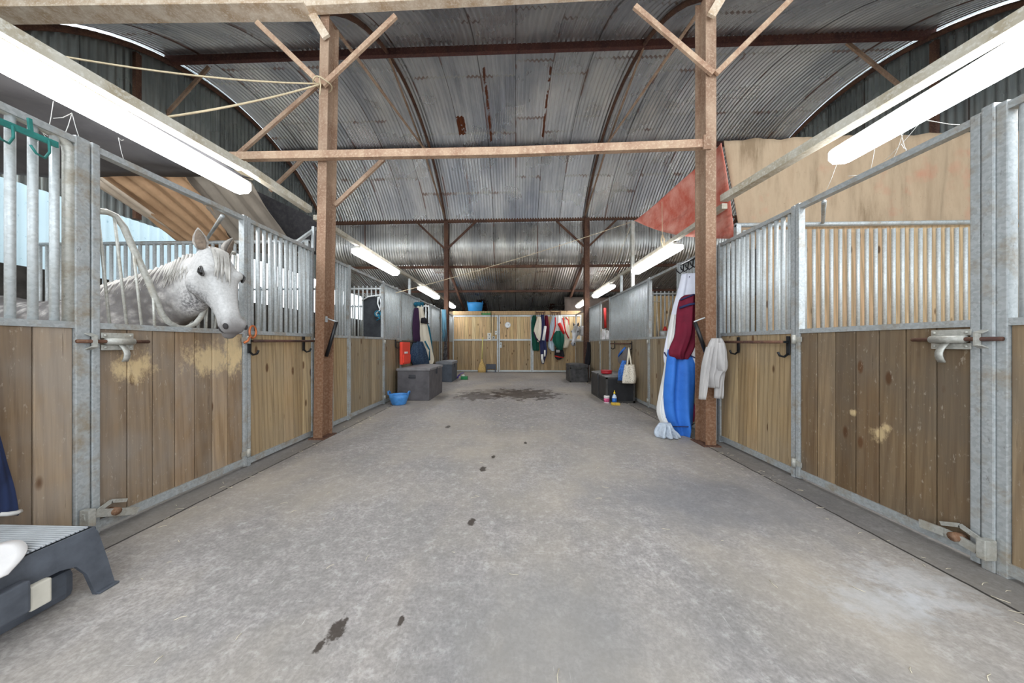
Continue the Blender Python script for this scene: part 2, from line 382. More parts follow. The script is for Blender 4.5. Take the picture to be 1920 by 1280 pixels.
# ------------------------------------------------------------------ steel frame
b = MB().bar((GX0, 3.42, 5.07), (-2.33, 3.42, 4.97), .1, .22).bar((-2.33, 3.42, 4.97), (2.2, 3.42, 5.03), .1, .2).bar((2.2, 3.42, 5.03), (GX1, 3.42, 5.15), .1, .22)
for s in (-1, 1): b.bar((GX0, 3.42, 5.07+s*.11), (-2.33, 3.42, 4.97+s*.11), .2, .02)
one(b, 'valley_beam', CREAM, 'pale dusty valley beam across the top edge of the picture', 'beam')
b = MB().bar((GX0, 9.95, 5.07), (GX1, 9.95, 5.12), .08, .12)
one(b, 'valley_beam', RUST_D, 'rusty brown valley beam carried by the two far columns', 'beam')
one(MB().bar((GX0, 5.38, arcz(5.38)-.07), (GX1, 5.38, arcz(5.38)-.05), .07, .12), 'roof_purlin', PURLIN, 'dark red purlin under the front half of the vault', 'purlin', 'roof purlins')
one(MB().bar((GX0, 8.12, arcz(8.12)-.06), (GX1, 8.12, arcz(8.12)-.06), .07, .1), 'roof_purlin', PURLIN, 'dark red purlin just above the long horizontal tie beam', 'purlin', 'roof purlins')
one(MB().bar((GX0, 10.45, 3.72), (GX1, 10.45, 3.72), .06, .08), 'roof_purlin', RUST_D, 'brown purlin at the bend of the rear lean-to roof', 'purlin', 'roof purlins')
one(MB().bar((GX0, 12.1, 3.17), (GX1, 12.1, 3.17), .06, .08), 'roof_purlin', RUST_D, 'lowest brown purlin above the pine partition at the back', 'purlin', 'roof purlins')
for x, lb in ((-2.24, 'left'), (2.2, 'right')):
    t = thing('roof_truss', f'curved rusty roof rib over the {lb} row of columns', 'truss', (x, DC, 5), 'roof trusses')
    MB().tube([(x, y, arcz(y)-.07) for y in [Y0+(Y1-Y0)*i/24 for i in range(25)]], .035, 6).build('rib', RUST_D, t)
    MB().tube([(x-.02, 3.55, 5.0), (x, 7.4, 5.88), (x, 9.95, 5.08)], .024, 6).build('tie_rod', RUST, t)
    MB().tube([(x, 5.38, arcz(5.38)-.1), (x, 7.4, 5.88)], .022, 6).build('strut', RUST, t)
    MB().tube([(x, 8.12, arcz(8.12)-.1), (x, 7.4, 5.88)], .02, 6).build('strut', RUST, t)
    t = thing('lean_to_rafter', f'dark rafter of the rear lean-to behind the {lb} far column', 'rafter', (x, 12, 3), 'lean-to rafters')
    MB().bar((x, 10.08, 3.86), (x, 10.5, 3.62), .06, .09).bar((x, 10.5, 3.62), (x, 14.1, 2.40), .07, .1).build('rafter_beam', RUST_D, t)
for x, lb in ((GX0+.05, 'left'), (GX1-.06, 'right')):
    one(MB().tube([(x, y, arcz(y)-.1) for y in [Y0+(Y1-Y0)*i/24 for i in range(25)]], .045, 6), 'gable_rib', RUST_D, f'dark red curved rim along the {lb} gable wall', 'rib')
# near columns
def column(name, xa, ya, top, lab, mat, dx=0, w=.105, d=.2, foot=True):
    t = thing(name, lab, 'column', (xa, ya, 0), 'steel columns')
    m = MB(); q = .012
    f = lambda x0, y0, x1, y1: m.loft([[(xa+x+dx*z/top, ya+y, z) for x, y in ((x0, y0), (x1, y0), (x1, y1), (x0, y1))] for z in (0, top)])
    f(-w/2, -d/2, w/2, -d/2+q); f(-w/2, d/2-q, w/2, d/2); f(-.008, -d/2+q, .008, d/2-q)
    m.sm = [False]*len(m.sm); m.build('post', mat, t)
    if foot: MB().box((xa-.09, ya-d/2-.03, 0), (xa+.09, ya+d/2+.03, .014)).build('base_plate', RUST_D, t)
    return t
CL = column('steel_column', -2.283, 3.6, 4.92, 'rusty brown steel column with a long tie beam at left near the grey horse', RUST, .085)
CR = column('steel_column', 2.105, 3.5, 4.95, 'rusty brown steel column on the right with rugs and a hoodie around its foot', RUST, 0, .11)
def brace(t, p, q, w=.055, mat=None): MB().bar(p, q, .012 if False else .03, w, (0, 0, 1)).build('brace', mat or TIE, t)
yb = 3.46
pl = lambda px, py, y=yb: unp(px, py, Y=y)
brace(CL, pl(606, 160), pl(742, 30)); brace(CL, pl(602, 158), pl(482, 42)); brace(CL, pl(612, 70), pl(572, 4), .09, CREAM)
brace(CL, pl(628, 385, 3.66), pl(720, 298, 3.66), .045, RUST); brace(CL, pl(597, 158, 3.62), pl(448, 288, 3.62), .045, RUST)
brace(CR, pl(1337, 138, 3.36), pl(1190, 12, 3.36), .055); brace(CR, pl(1343, 138, 3.36), pl(1482, 0, 3.36), .055); brace(CR, pl(1333, 30, 3.34), pl(1358, -12, 3.34), .09, CREAM)
CL2 = column('steel_column', -2.22, 9.95, 5.05, 'dark brown far column beside the left chests', RUST_D, 0, .13, .2)
CR2 = column('steel_column', 2.25, 9.85, 5.05, 'dark brown far column in front of the white horse at the back', RUST_D, 0, .15, .2)
for t, x in ((CL2, -2.22), (CR2, 2.25)):
    for s in (-1, 1): MB().bar((x+s*.03, 9.86, 4.15), (x+s*.95, 9.9, 5.03), .04, .06).build('brace', RUST_D, t)
t = thing('tie_beam', 'long dusty horizontal tie beam linking the two near columns', 'beam', (0, 3.42, 3.3))
a, m_, e = pl(396, 295, 3.43), pl(960, 285, 3.43), pl(1320, 271, 3.36)
MB().bar(a, m_, .06, .085).bar(m_, e, .06, .085).build('beam_bar', TIE, t)
MB().bar(e+V((-.03, -.035, 0)), e+V((.05, -.035, 0)), .02, .15).build('end_plate', RUST, t)
# struts between the vault and the left gable
for i, (p, q, lb) in enumerate((((392, 125), (305, 222), 'upper'), ((566, 300), (506, 358), 'lower'))):
    one(MB().bar(unp(*p, Y=5.4), unp(*q, Y=5.4), .03, .06), 'gable_strut', RUST, f'thin {lb} diagonal strut in front of the left gable', 'strut', 'gable struts')
one(MB().bar(unp(1588, 80, Y=5.5), unp(1705, 175, Y=5.5), .03, .06), 'gable_strut', RUST, 'thin diagonal strut in front of the right gable', 'strut', 'gable struts')
for px, s, lb in ((257, -1, 'left'), (1752, 1, 'right')):
    x = GX0+.06 if s < 0 else GX1-.06
    q = unp(px, 150, X=x); one(MB().box((x-.03, q.y-.04, 3.16 if s < 0 else 0), (x+.03, q.y+.04, arcz(q.y)-.2)), 'gable_post', RUST_D, f'narrow dark upright standing against the {lb} gable sheets', 'post', 'gable posts')
# ------------------------------------------------------------------ stall fronts
ZM, ZT, ZB = 1.205, 2.215, .05        # boards' top rail, head rail, bottom rail
bar_me = MB().tube([(0, 0, 0), (0, 0, ZT-ZM-.035)], .0165, 10).mesh('bar')
bar_me.materials.append(GALV_B)
bar2_me = MB().tube([(0, 0, 0), (0, 0, 2.36-1.225)], .017, 8).mesh('bar'); bar2_me.materials.append(GALV_B)
def barat(parent, p, me=bar_me):
    o = bpy.data.objects.new('bar', me); COL.objects.link(o); o.parent = parent; o.location = V(p)-wloc(parent); return o
def planks(m, axis, a0, a1, z0, z1, c0, c1, wd=.135):
    n = max(1, round((a1-a0)/wd)); w = (a1-a0)/n
    for i in range(n):
        lo, hi = a0+i*w+.0028, a0+(i+1)*w-.0028; d = R.uniform(-.0015, .0015)
        if axis == 'Y': m.box((c0+d, lo, z0), (c1+d, hi, z1), .005)
        else: m.box((lo, c0+d, z0), (hi, c1+d, z1), .005)
    return m
W_LDOOR = wood('wood_left_door', S(164, 138, 108), S(136, 110, 82), S(148, 138, 128), .75, .9, [(unp(255, 690, X=XL), (.11, .10)), (unp(405, 672, X=XL), (.30, .13)), (unp(440, 660, X=XL), (.12, .2))])  # shine on the chest-worn varnish, painted in as paler wood colour
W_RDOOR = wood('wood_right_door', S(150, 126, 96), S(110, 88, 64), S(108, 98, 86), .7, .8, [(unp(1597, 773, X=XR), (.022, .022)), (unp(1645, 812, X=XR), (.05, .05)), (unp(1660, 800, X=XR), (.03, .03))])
def front(side, y0, y1, label, w, door=False, bars=True, sheet=False, zt=ZT, tall=True, post=.034, metal=None, bolt=True):
    X = XL if side < 0 else XR; s = side; metal = metal or GALV
    t = thing('stall_door' if door else 'stall_panel', label, 'stall door' if door else 'stall panel', (X+s*.03, (y0+y1)/2, 0), 'stall doors' if door else 'stall front panels')
    a, b_ = X, X+s*.05
    if door: a, b_ = X-s*.004, X+s*.046
    f = MB(); k = post; g = .012 if door else 0
    for yy in (y0, y1-k): f.box((a, yy, g), (b_, yy+k, zt+.03), .004)
    f.box((a+s*.003, y0+k, ZM-.017), (b_, y1-k, ZM+.018)).box((a+s*.003, y0+k, g+.02), (b_, y1-k, g+.075))
    f.box((a+s*.002, y0+k, zt-.016), (b_, y1-k, zt+.02))
    f.build('frame', metal, t)
    planks(MB(), 'Y', y0+k, y1-k, g+.07, ZM-.015, a+s*.014, a+s*.04).build('board_panel', w, t)
    if bars:
        n = max(2, round((y1-y0-2*k)/.0705))
        for i in range(n): barat(t, (X+s*.025, y0+k+(y1-y0-2*k)*(i+.5)/n, ZM+.018))
    if door:
        for z in (1.14, .13):
            yy = y1-.03 if s < 0 or not bolt else y1-.03
            MB().tube([(a-s*.012, yy+.03, z-.035), (a-s*.012, yy+.03, z+.035)], .016, 8).box((a-s*.006, yy-.03, z-.02), (a, yy+.05, z+.02)).build('hinge', GALV_D, t)
    return t
FL = []
FL.append(('LP', front(-1, .70, YL(172)-.006, 'galvanised barred stall panel nearest the camera on the left', W_DARK, bars=False, post=.058)))
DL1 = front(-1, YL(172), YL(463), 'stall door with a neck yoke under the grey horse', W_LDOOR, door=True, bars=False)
front(-1, YL(463)+.008, YL(589), 'barred stall panel between the grey horse and left brown column', W_TAN)
front(-1, YL(612)+.12, YL(655), 'barred stall panel just behind the left brown column', W_TAN)
front(-1, YL(655)+.006, YL(720), 'open topped stall door with a black rubber sheet behind it', W_FAR, door=True, bars=False)
front(-1, YL(720)+.012, YL(752), 'first of two barred panels after the rubber sheet, clear of the rugs', W_FAR)
front(-1, YL(752), YL(786), 'barred stall panel behind the red bag and the hay net', W_FAR)
front(-1, YL(786)+.01, YL(808), 'stall door beside the teal edged rug, above the far left chest', W_FAR, door=True, bars=False)
front(-1, YL(808)+.01, 9.8, 'barred stall panel ending at the far left column', W_FAR)
front(-1, 10.1, 11.9, 'last stall panel on the left, beside the pine partition', W_FAR)
# right row
front(1, .62, YR(1867)-.001, 'dark boarded stall panel nearest the camera on the right', W_RIGHT, bars=True)
DR1 = front(1, YR(1840)+.002, YR(1492), 'big open topped stall door nearest the camera on the right', W_RDOOR, door=True, bars=False)
front(1, YR(1492)+.012, YR(1346), 'barred stall panel behind the beige hoodie and rusty rail', W_TAN)
front(1, 3.62, YR(1272), 'barred stall panel behind the hanging pile of rugs', W_FAR)
front(1, YR(1272)+.01, YR(1216), 'open topped stall door between the rugs and the speckled tote', W_FAR, door=True, bars=False)
front(1, YR(1216)+.012, YR(1143), 'long barred stall panel above the black chest and speckled tote', W_FAR)
front(1, YR(1143)+.01, YR(1125), 'narrow stall door with a red handled tool behind it', W_FAR, door=True, bars=False)
front(1, YR(1125)+.012, 9.72, 'barred stall panel just before the far right column', W_FAR)
front(1, 9.98, 10.35, 'short stall panel hidden behind the far right column', W_FAR)
front(1, 10.37, 11.9, 'stall door under the chin of the white horse', W_FAR, door=True, bars=False)
# gate posts next to the near doors
def post(side, px0, px1, label, crack=False):
    X = XL if side < 0 else XR; f = YL if side < 0 else YR
    y0, y1 = sorted((f(px0), f(px1))); t = thing('gate_post', label, 'post', (X, (y0+y1)/2, 0), 'gate posts')
    MB().box((X-side*.008, y0, 0), (X+side*.06, y1, ZT+.045), .006).build('tube_post', GALV, t); return t
PL1 = FL[0][1]
PR1 = post(1, 1867, 1842, 'thick dirty galvanised gate post at the far right of the picture')
# bars of the near left panel with its round-cornered tube frame
x = XL+.0
ya, yb_ = .76, YL(172)-.07
tb = MB().tube([(XL-.03, ya, ZT)]+[(XL-.03, yb_-.07, ZT)]+[(XL-.03, yb_-.07+.07*math.sin(a), ZT-.07+.07*math.cos(a)) for a in (.4, .8, 1.2)]+[(XL-.03, yb_, ZT-.08), (XL-.03, yb_, ZM)], .024, 10)
tb.build('tube_frame', GALV_D, PL1)
for px in (112, 72, 30, -14, -60, -110, -170): barat(PL1, (XL-.03, YL(px), ZM+.018))
# yoke of the first left door: a bent tube that dips in the middle, thin slanting infill bars
xd = XL-.02; y0, y1 = YL(172)+.05, YL(457)-.05; ym = unp(342, 615, X=xd).y
dp = lambda px, py: unp(px, py, X=xd)
left = [dp(177, 395), dp(200, 397), dp(216, 404), dp(232, 425), dp(245, 455), dp(275, 520), dp(303, 588), dp(316, 604), dp(335, 614)]
rgt = [V((xd, 2*ym-p.y, p.z)) for p in left[::-1]]
rgt = [p for p in rgt if p.y < y1+.02]
yk = MB().tube(left+rgt, .0175, 8); yk.build('neck_yoke', GALV_D, DL1)
for a, q in (((183, 397), (206, 612)), ((214, 404), (238, 612)), ((250, 470), (266, 613)), ((287, 550), (290, 613))):
    for flip in (0, 1):
        p1, p2 = dp(*a), dp(*q)
        if flip: p1.y, p2.y = 2*ym-p1.y, 2*ym-p2.y
        p1.y = min(p1.y, y1); p2.y = min(p2.y, y1)
        MB().tube([p1, p2], .0075, 6).build('infill_bar', GALV_D, DL1)
# bolts and kick latches
def bolt(door, side, y, z, dirn):
    X = (XL if side < 0 else XR)-side*.006; o = -side
    m = MB()
    for dz in (.035, -.035): m.box((X, y, z+dz-.016), (X+o*.006, y+dirn*.15, z+dz+.016), .003)
    m.tube([(X+o*.018, y+dirn*.01, z), (X+o*.018, y+dirn*.14, z)], .02, 10)
    for dz in (.035, -.035):
        for dy in (.015, .135): m.ell((X+o*.008, y+dirn*dy, z+dz), (.006, .008, .008), 8, 5)
    b = m.build('bolt_plate', GALV_D, door)
    MB().tube([(X+o*.018, y-dirn*.11, z), (X+o*.018, y+dirn*.22, z)], .0105, 8).build('bolt_rod', RUST_D, b)
    MB().sheet(lambda u, v: (X+o*(.02+.05*math.sin(u*PI)*.5+.02*u), y+dirn*(.065+.03*v), z-.02-.1*u), 6, 1, .006).build('bolt_handle', GALV_D, b)
bolt(DL1, -1, YL(187), unp(200, 640, X=XL).z, 1)
bolt(DR1, 1, YR(1825), unp(1800, 636, X=XR).z, 1)
def keeper(t, side, y, z):
    X = XL if side < 0 else XR; o = -side; m = MB()
    m.bar((X, y, z+.045), (X+o*.04, y, z+.03), .03, .006).bar((X+o*.04, y, z+.03), (X+o*.04, y, z-.03), .03, .006).bar((X+o*.04, y, z-.03), (X, y, z-.045), .03, .006)
    m.build('bolt_keeper', GALV_D, t)
keeper(PL1, -1, YL(165), unp(200, 640, X=XL).z); keeper(PR1, 1, YR(1848), unp(1800, 636, X=XR).z)
def kick(door, side, pts, piv, keep):
    X = (XL if side < 0 else XR)-side*.008; o = -side
    q = [unp(*p, X=X+o*.03) for p in pts]
    m = MB()
    for i in range(len(q)-1): m.bar(q[i], q[i+1], .012, .042)
    a = m.build('kick_latch', GALV_D, door)
    pv = unp(*piv, X=X+o*.036)
    MB().tube([pv-V((o*.04, 0, 0)), pv+V((o*.012, 0, 0))], .022, 10).build('pivot', RUST, a)
    MB().bar(pv+V((-o*.025, -.07, .03)), pv+V((-o*.025, 0, .06)), .01, .02).bar(pv+V((-o*.025, 0, .06)), pv+V((-o*.025, .07, .03)), .01, .02).build('guide', GALV_D, a)
    k = unp(*keep, X=X+o*.05); MB().box((X, k.y-.016, k.z-.045), (X+o*.055, k.y+.016, k.z+.05), .004).build('latch_keeper', GALV_D, door)
kick(DL1, -1, ((156, 972), (176, 962), (214, 960), (258, 957)), (217, 958), (172, 972))
kick(DR1, 1, ((1725, 980), (1772, 998), (1800, 1012), (1832, 1030)), (1790, 1006), (1840, 1030))
# ------------------------------------------------------------------ partitions between stalls
def partition(side, Y, label, zr=2.36, x1=None, sheet=None, mat=W_FAR, x0=None):
    s = side; a = x0 or ((XL-.14) if s < 0 else XR+.14); b = x1 or (GX0+.15 if s < 0 else GX1-.2)
    lo, hi = min(a, b), max(a, b)
    t = thing('stall_partition', label, 'partition', ((lo+hi)/2, Y, 0), 'stall partitions')
    f = MB().tube([(lo, Y, zr), (hi, Y, zr)], .024, 10)
    f.box((lo, Y-.022, 1.19), (hi, Y+.022, 1.235)).box((lo, Y-.022, .03), (hi, Y+.022, .08)).box((lo, Y-.024, .03), (lo+.05, Y+.024, zr)).box((hi-.05, Y-.024, .03), (hi, Y+.024, zr))
    f.build('frame', GALV, t)
    planks(MB(), 'X', lo+.05, hi-.05, .08, 1.19, Y-.016, Y+.016).build('board_panel', mat, t)
    n = round((hi-lo-.1)/.094)
    for i in range(n): barat(t, (lo+.05+(hi-lo-.1)*(i+.5)/n, Y, 1.225), bar2_me)
    return t
partition(-1, 3.74, 'barred partition behind the grey horse', 2.37)
partition(-1, 6.6, 'barred partition behind the black rubber sheet', 2.3)
partition(-1, 9.7, 'last barred partition on the left', 2.3)
partition(1, 3.52, 'barred partition in front of the plywood lining on the right', 2.42)
partition(1, 7.5, 'barred partition behind the two shovels', 2.3)
PLY = wood('plywood', S(222, 194, 156), S(214, 182, 142), S(200, 172, 138), .35, .05)
m = MB(); a = 2.80
for i in range(3): m.box((a+i*1.36, 3.575, 1.2), (a+i*1.36+1.355, 3.59, 2.41))
one(m.box((2.75, 3.57, .04), (6.8, 3.59, 1.2)), 'plywood_lining', PLY, 'tan plywood sheets fixed behind the bars of the right partition', 'plywood')
m = MB(); planks(m, 'X', 2.5, 6.8, .04, 2.26, 7.555, 7.58, .15)
one(m, 'board_lining', W_PINE, 'upright pine boards lining the stall behind the shovels', 'boards')
RUB = fabric('rubber_black', S(50, 52, 56), S(78, 80, 84), .7, .5, 120, 6)
p, q = unp(681, 556, Y=6.52), unp(716, 632, Y=6.52)
one(MB().box((p.x, 6.53, .05), (q.x+.25, 6.56, p.z), .004), 'rubber_sheet', RUB, 'black rubber sheet hanging inside the second left stall', 'rubber sheet')
# ------------------------------------------------------------------ pine partition at the back
YBK = 12.16
bp = lambda px, py, d=0: unp(px, py, Y=YBK-d)
ZBK = bp(960, 583).z
def backpanel(pa, pb, lab, door=False):
    a, b = bp(pa, 640).x, bp(pb, 640).x
    t = thing('back_door' if door else 'pine_panel', lab, 'door' if door else 'wall panel', ((a+b)/2, YBK, 0), None if door else 'pine panels')
    zm = bp(960, 637).z; zt = bp(960, 592).z
    planks(MB(), 'X', a+.04, b-.04, .06, zm, YBK+.01, YBK+.035, .14).build('lower_boards', W_TAN, t)
    planks(MB(), 'X', a+.04, b-.04, zm, zt, YBK+.01, YBK+.035, .14).build('upper_boards', W_PINE, t)
    f = MB()
    for z in (.05, zm, zt): f.box((a+.045, YBK-.010, z-.03), (b-.045, YBK+.04, z+.03))
    for x in (a, b-.045): f.box((x, YBK-.012, .01), (x+.045, YBK+.04, zt+.03))
    f.build('frame', GALV_B, t)
    if door:
        z = bp(940, 645).z; MB().box((a+.03, YBK-.03, z-.14), (a+.12, YBK-.01, z+.08), .01).build('lock_plate', GALV_B, t)
        MB().ell((a+.07, YBK-.05, z), (.025, .03, .025)).build('door_knob', GALV_D, t)
    return t
backpanel(849, 934, 'pine panel behind the broom at the end of the aisle'); backpanel(935, 997, 'pine door with the wall clock on it', True); backpanel(998, 1090, 'pine panel behind the two bunches of hanging rugs')
a, b = bp(849, 590).x, bp(1088, 590).x
one(MB().box((a, YBK-.02, bp(960, 590).z), (b, YBK+.045, ZBK), .004), 'header_board', W_NEW, 'pale new pine board along the top of the back partition', 'board')
struct(MB().box((a-.5, YBK+.05, 0), (b+.5, YBK+.07, ZBK-.06)), 'wall_feed_room', W_FAR)
# ------------------------------------------------------------------ strip lights on their rails
HOUS = plain('light_housing', S(226, 226, 222), .5, 0, .08)
em = bpy.data.materials.new('tube_glow'); em.use_nodes = True; nt = em.node_tree; nt.nodes.clear()
e_ = nt.nodes.new('ShaderNodeEmission'); e_.inputs[0].default_value = (.95, .975, 1, 1); e_.inputs[1].default_value = 10.0
oo = nt.nodes.new('ShaderNodeOutputMaterial'); nt.links.new(e_.outputs[0], oo.inputs[0])
def lamp(p, q, label, up=.088, w=.2):
    p, q = V(p), V(q); d = (q-p).normalized(); r = d.cross(V((0, 0, 1))).normalized(); c = (p+q)/2
    t = thing('strip_light', label, 'strip light', c, 'strip lights')
    sec = lambda k, wd: [k-r*wd/2+V((0, 0, .045)), k-r*wd/2+V((0, 0, -.01)), k-r*wd*.3+V((0, 0, -.04)), k+r*wd*.3+V((0, 0, -.04)), k+r*wd/2+V((0, 0, -.01)), k+r*wd/2+V((0, 0, .045))]
    m = MB().loft([sec(p, w*.8), sec(p+d*.03, w), sec(q-d*.03, w), sec(q, w*.8)]); m.sm = [False]*len(m.sm); m.build('diffuser', em, t)
    MB().box((0, 0, 0), (0, 0, 0)) if False else None
    MB().bar(p+V((0, 0, .062)), q+V((0, 0, .062)), w*.6, .03).build('housing', HOUS, t)
    for f_ in (.18, .82):
        k = p.lerp(q, f_); MB().tube([k+V((0, 0, .07)), k+V((0, 0, up))], .008, 6).build('hanger', GALV_D, t)
    return t
lamp((-2.72, 1.32, 2.6), (-2.64, 2.92, 2.6), 'glaring white strip light nearest the camera on the left')
lamp((-2.46, 4.72, 2.54), (-2.44, 6.22, 2.54), 'second strip light along the left rail')
lamp((-2.44, 7.92, 2.54), (-2.44, 9.55, 2.54), 'third strip light along the left rail, before the far column')
lamp((-2.42, 10.85, 2.54), (-2.42, 12.0, 2.54), 'last strip light on the left, beyond the far column')
lamp((2.62, .95, 2.6), (2.62, 2.6, 2.6), 'glaring white strip light nearest the camera on the right')
lamp((2.42, 4.7, 2.54), (2.42, 6.3, 2.54), 'second strip light along the right rail')
lamp((2.42, 7.85, 2.54), (2.42, 9.45, 2.54), 'third strip light along the right rail, before the far column')
lamp((2.42, 10.6, 2.54), (2.42, 12.0, 2.54), 'last strip light on the right, beyond the far column')
RAIL = rusty('pale_rail', S(196, 190, 176), S(168, 156, 134), S(214, 210, 200))
one(MB().bar((-2.72, .9, 2.715), (-2.5, 2.75, 2.725), .09, .07).bar((-2.5, 2.75, 2.74), (-2.42, 3.56, 2.68), .07, .07), 'light_rail', RAIL, 'pale steel rail carrying the nearest left strip light', 'rail', 'light rails')
one(MB().bar((-2.44, 3.7, 2.65), (-2.43, 12.1, 2.65), .06, .06), 'light_rail', RAIL, 'long pale rail carrying the farther left strip lights', 'rail', 'light rails')
one(MB().bar((2.6, .9, 2.715), (2.28, 3.46, 2.69), .09, .07), 'light_rail', RAIL, 'pale steel rail carrying the nearest right strip light', 'rail', 'light rails')
one(MB().bar((2.38, 3.6, 2.67), (2.4, 12.1, 2.64), .06, .06), 'light_rail', RAIL, 'long pale rail carrying the farther right strip lights', 'rail', 'light rails')
for px, p0, p1, s, lb in ((768, 517, 553, -1, 'second and third left strip lights'), (1165, 510, 550, 1, 'third right strip light and the tall grey pole')):
    x = (XL-.05) if s < 0 else XR+.05; q = unp(px, p1, X=x)
    one(MB().box((x-.025, q.y-.025, ZT+.03), (x+.025, q.y+.025, 2.62)), 'rail_support', GALV_B, f'short galvanised upright between the {lb}', 'upright', 'rail supports')
q = unp(1186, 540, X=XR+.06)
one(MB().box((q.x-.03, q.y-.03, ZT+.03), (q.x+.03, q.y+.03, unp(1186, 415, Y=q.y).z)), 'tall_pole', GALV_D, 'tall grey pole holding the left corner of the red tarp', 'pole')
QP = V((q.x, q.y, unp(1186, 415, Y=q.y).z))
# props and stays above the left stall fronts
one(MB().tube([unp(417, 405, X=XL-.03), V((unp(388, 445, Y=3.7).x, 3.7, 2.4))], .016, 8), 'pipe_stay', GALV, 'short galvanised pipe stay behind the ears of the grey horse', 'stay')
one(MB().tube([unp(1545, 378, X=XR+.05), V((unp(1543, 425, Y=3.5).x, 3.5, 2.43))], .015, 8), 'pipe_stay', GALV, 'short grey pipe stay above the right partition rail', 'stay')
one(MB().bar(unp(555, 455, X=XL-.03), unp(592, 428, X=XL-.06), .03, .03).bar(unp(587, 470, X=XL-.03), unp(588, 425, X=XL-.03), .03, .03), 'rail_bracket', GALV_B, 'angled galvanised bracket beside the left brown column', 'bracket')
# ------------------------------------------------------------------ tarps
def tarp(name, mat, label, corners, nu=24, nv=16, sag=0, fold=0, nf=5, skew=0, th=.006, cat='tarp', nrm=(0, 0, 1)):
    A, B_, C, D = [V(p) for p in corners]; nrm = V(nrm)
    def fn(u, v):
        p = A.lerp(B_, u).lerp(D.lerp(C, u), v)
        p = p+V((0, 0, -1))*sag*math.sin(PI*u)*math.sin(PI*v)
        return p+nrm*fold*(math.sin(2*PI*nf*(u+skew*v))+.5*math.sin(2*PI*nf*2.3*(u+skew*v)+1))
    return one(MB().sheet(fn, nu, nv, th), name, mat, label, cat)
TAN = Mat('tan_tarp', .85, 0, .2)
d = TAN.noise(TAN.map(TAN.geo(), (2.2, 1, .4)), 1.6, 7, .68); d2 = TAN.noise(TAN.geo(), 1.7, 4, .6); d3 = TAN.noise(TAN.geo(), 40, 3, .7)
c = TAN.mix(TAN.ramp(d, (.36, 0.), (.64, 1.)), S(152, 130, 106), S(182, 160, 134))
c = TAN.mix(TAN.ramp(d, (.5, 0.), (.66, .8)), c, S(112, 92, 70))
c = TAN.mix(TAN.ramp(d2, (.6, 0.), (.72, .4)), c, S(180, 100, 80)); c = TAN.mix(TAN.ramp(d3, (.66, 0.), (.76, .7)), c, S(110, 90, 70))
TAN.col(c)
a, b = unp(1358, 263, Y=3.70), unp(1920, 258, Y=3.62)
tarp('tan_tarp', TAN.m, 'wide stained tan tarpaulin hanging above the right partition', ((a.x, 3.70, a.z), (GX1-.1, 3.70, a.z+.04), (GX1-.1, 3.70, 2.2), (unp(1394, 560, Y=3.70).x, 3.70, 2.2)), 80, 20, 0, .018, 9, .05, nrm=(0, 1, 0))
RED = Mat('red_tarp', .8, 0, .25); d = RED.noise(RED.geo(), 3.5, 6, .7); d2 = RED.noise(RED.map(RED.geo(), (2, .6, 3)), 3, 4, .6)
c = RED.mix(RED.ramp(d, (.35, 0.), (.65, 1.)), S(212, 104, 84), S(236, 168, 150)); c = RED.mix(RED.ramp(d2, (.55, 0.), (.75, .6)), c, S(150, 62, 52)); RED.col(c)
A = unp(1352, 268, Y=3.60); Bq = QP+V((.03, -.03, 0)); D = unp(1380, 448, Y=3.605); mid = unp(1310, 317, Y=4.15)
def fr(u, v):
    top = (A*(1-u)**2+mid*2*u*(1-u)+Bq*u*u); bot = D.lerp(Bq, u)+V((0, 0, -.10))*math.sin(PI*u)
    p = top.lerp(bot, v)
    return p+V((.05*math.sin(PI*v), 0, 0))*math.sin(PI*min(1, u*1.2))+V((.012, .006, 0))*math.sin(9*u+5*v)
one(MB().sheet(fr, 28, 16, .006), 'red_tarp', RED.m, 'faded red tarp slung between the right column and a tall grey pole', 'tarp')
GRY = fabric('grey_tarp', S(112, 110, 112), S(72, 72, 76), .8, .6, 200, 2.2)
BRN = fabric('brown_tarp', S(172, 138, 106), S(126, 96, 70), .85, .7, 200, 2.6)
GBR = fabric('taupe_tarp', S(136, 126, 114), S(98, 90, 82), .85, .6, 200, 2.2)
tarp('grey_tarp', GRY, 'dark grey tarp sagging overhead beyond the nearest left strip light', ((-2.95, .2, 2.83), (-2.75, 3.15, 2.83), (-6.1, 3.15, 2.95), (-6.1, .2, 2.8)), 24, 24, .08, .02, 3, .4)
tarp('brown_tarp', BRN, 'brown canvas draped in slanting folds behind the grey horse', (unp(150, 308, Y=3.2), unp(328, 300, Y=3.2), unp(452, 470, Y=3.9), unp(338, 455, Y=3.95)), 40, 20, 0, .028, 5, -.3, nrm=(0, 1, .2))
tarp('pale_canvas', fabric('pale_canvas', S(206, 190, 172), S(160, 140, 118), .85, .6, 200, 3), 'pale crumpled canvas edge along the open left side', (unp(172, 345, Y=3.25), unp(190, 330, Y=3.22), unp(352, 450, Y=3.92), unp(312, 432, Y=3.95)), 12, 24, 0, .02, 2, .2, nrm=(0, 1, .2))
tarp('taupe_tarp', GBR, 'taupe drape hanging below the left light rail', (unp(316, 295, Y=3.24), unp(470, 340, Y=3.24), unp(560, 480, Y=3.88), unp(445, 470, Y=3.9)), 30, 20, 0, .02, 4, -.2, nrm=(0, 1, .2))
tarp('black_cloth', fabric('black_cloth', S(54, 52, 54), S(84, 80, 78), .9, .5, 90, 20), 'black shade cloth hanging beside the left brown column', (unp(468, 352, Y=4.0), unp(596, 412, Y=4.0), unp(596, 478, Y=4.02), unp(545, 470, Y=4.02)), 12, 12, 0, .008, 3, 0, nrm=(0, 1, 0))
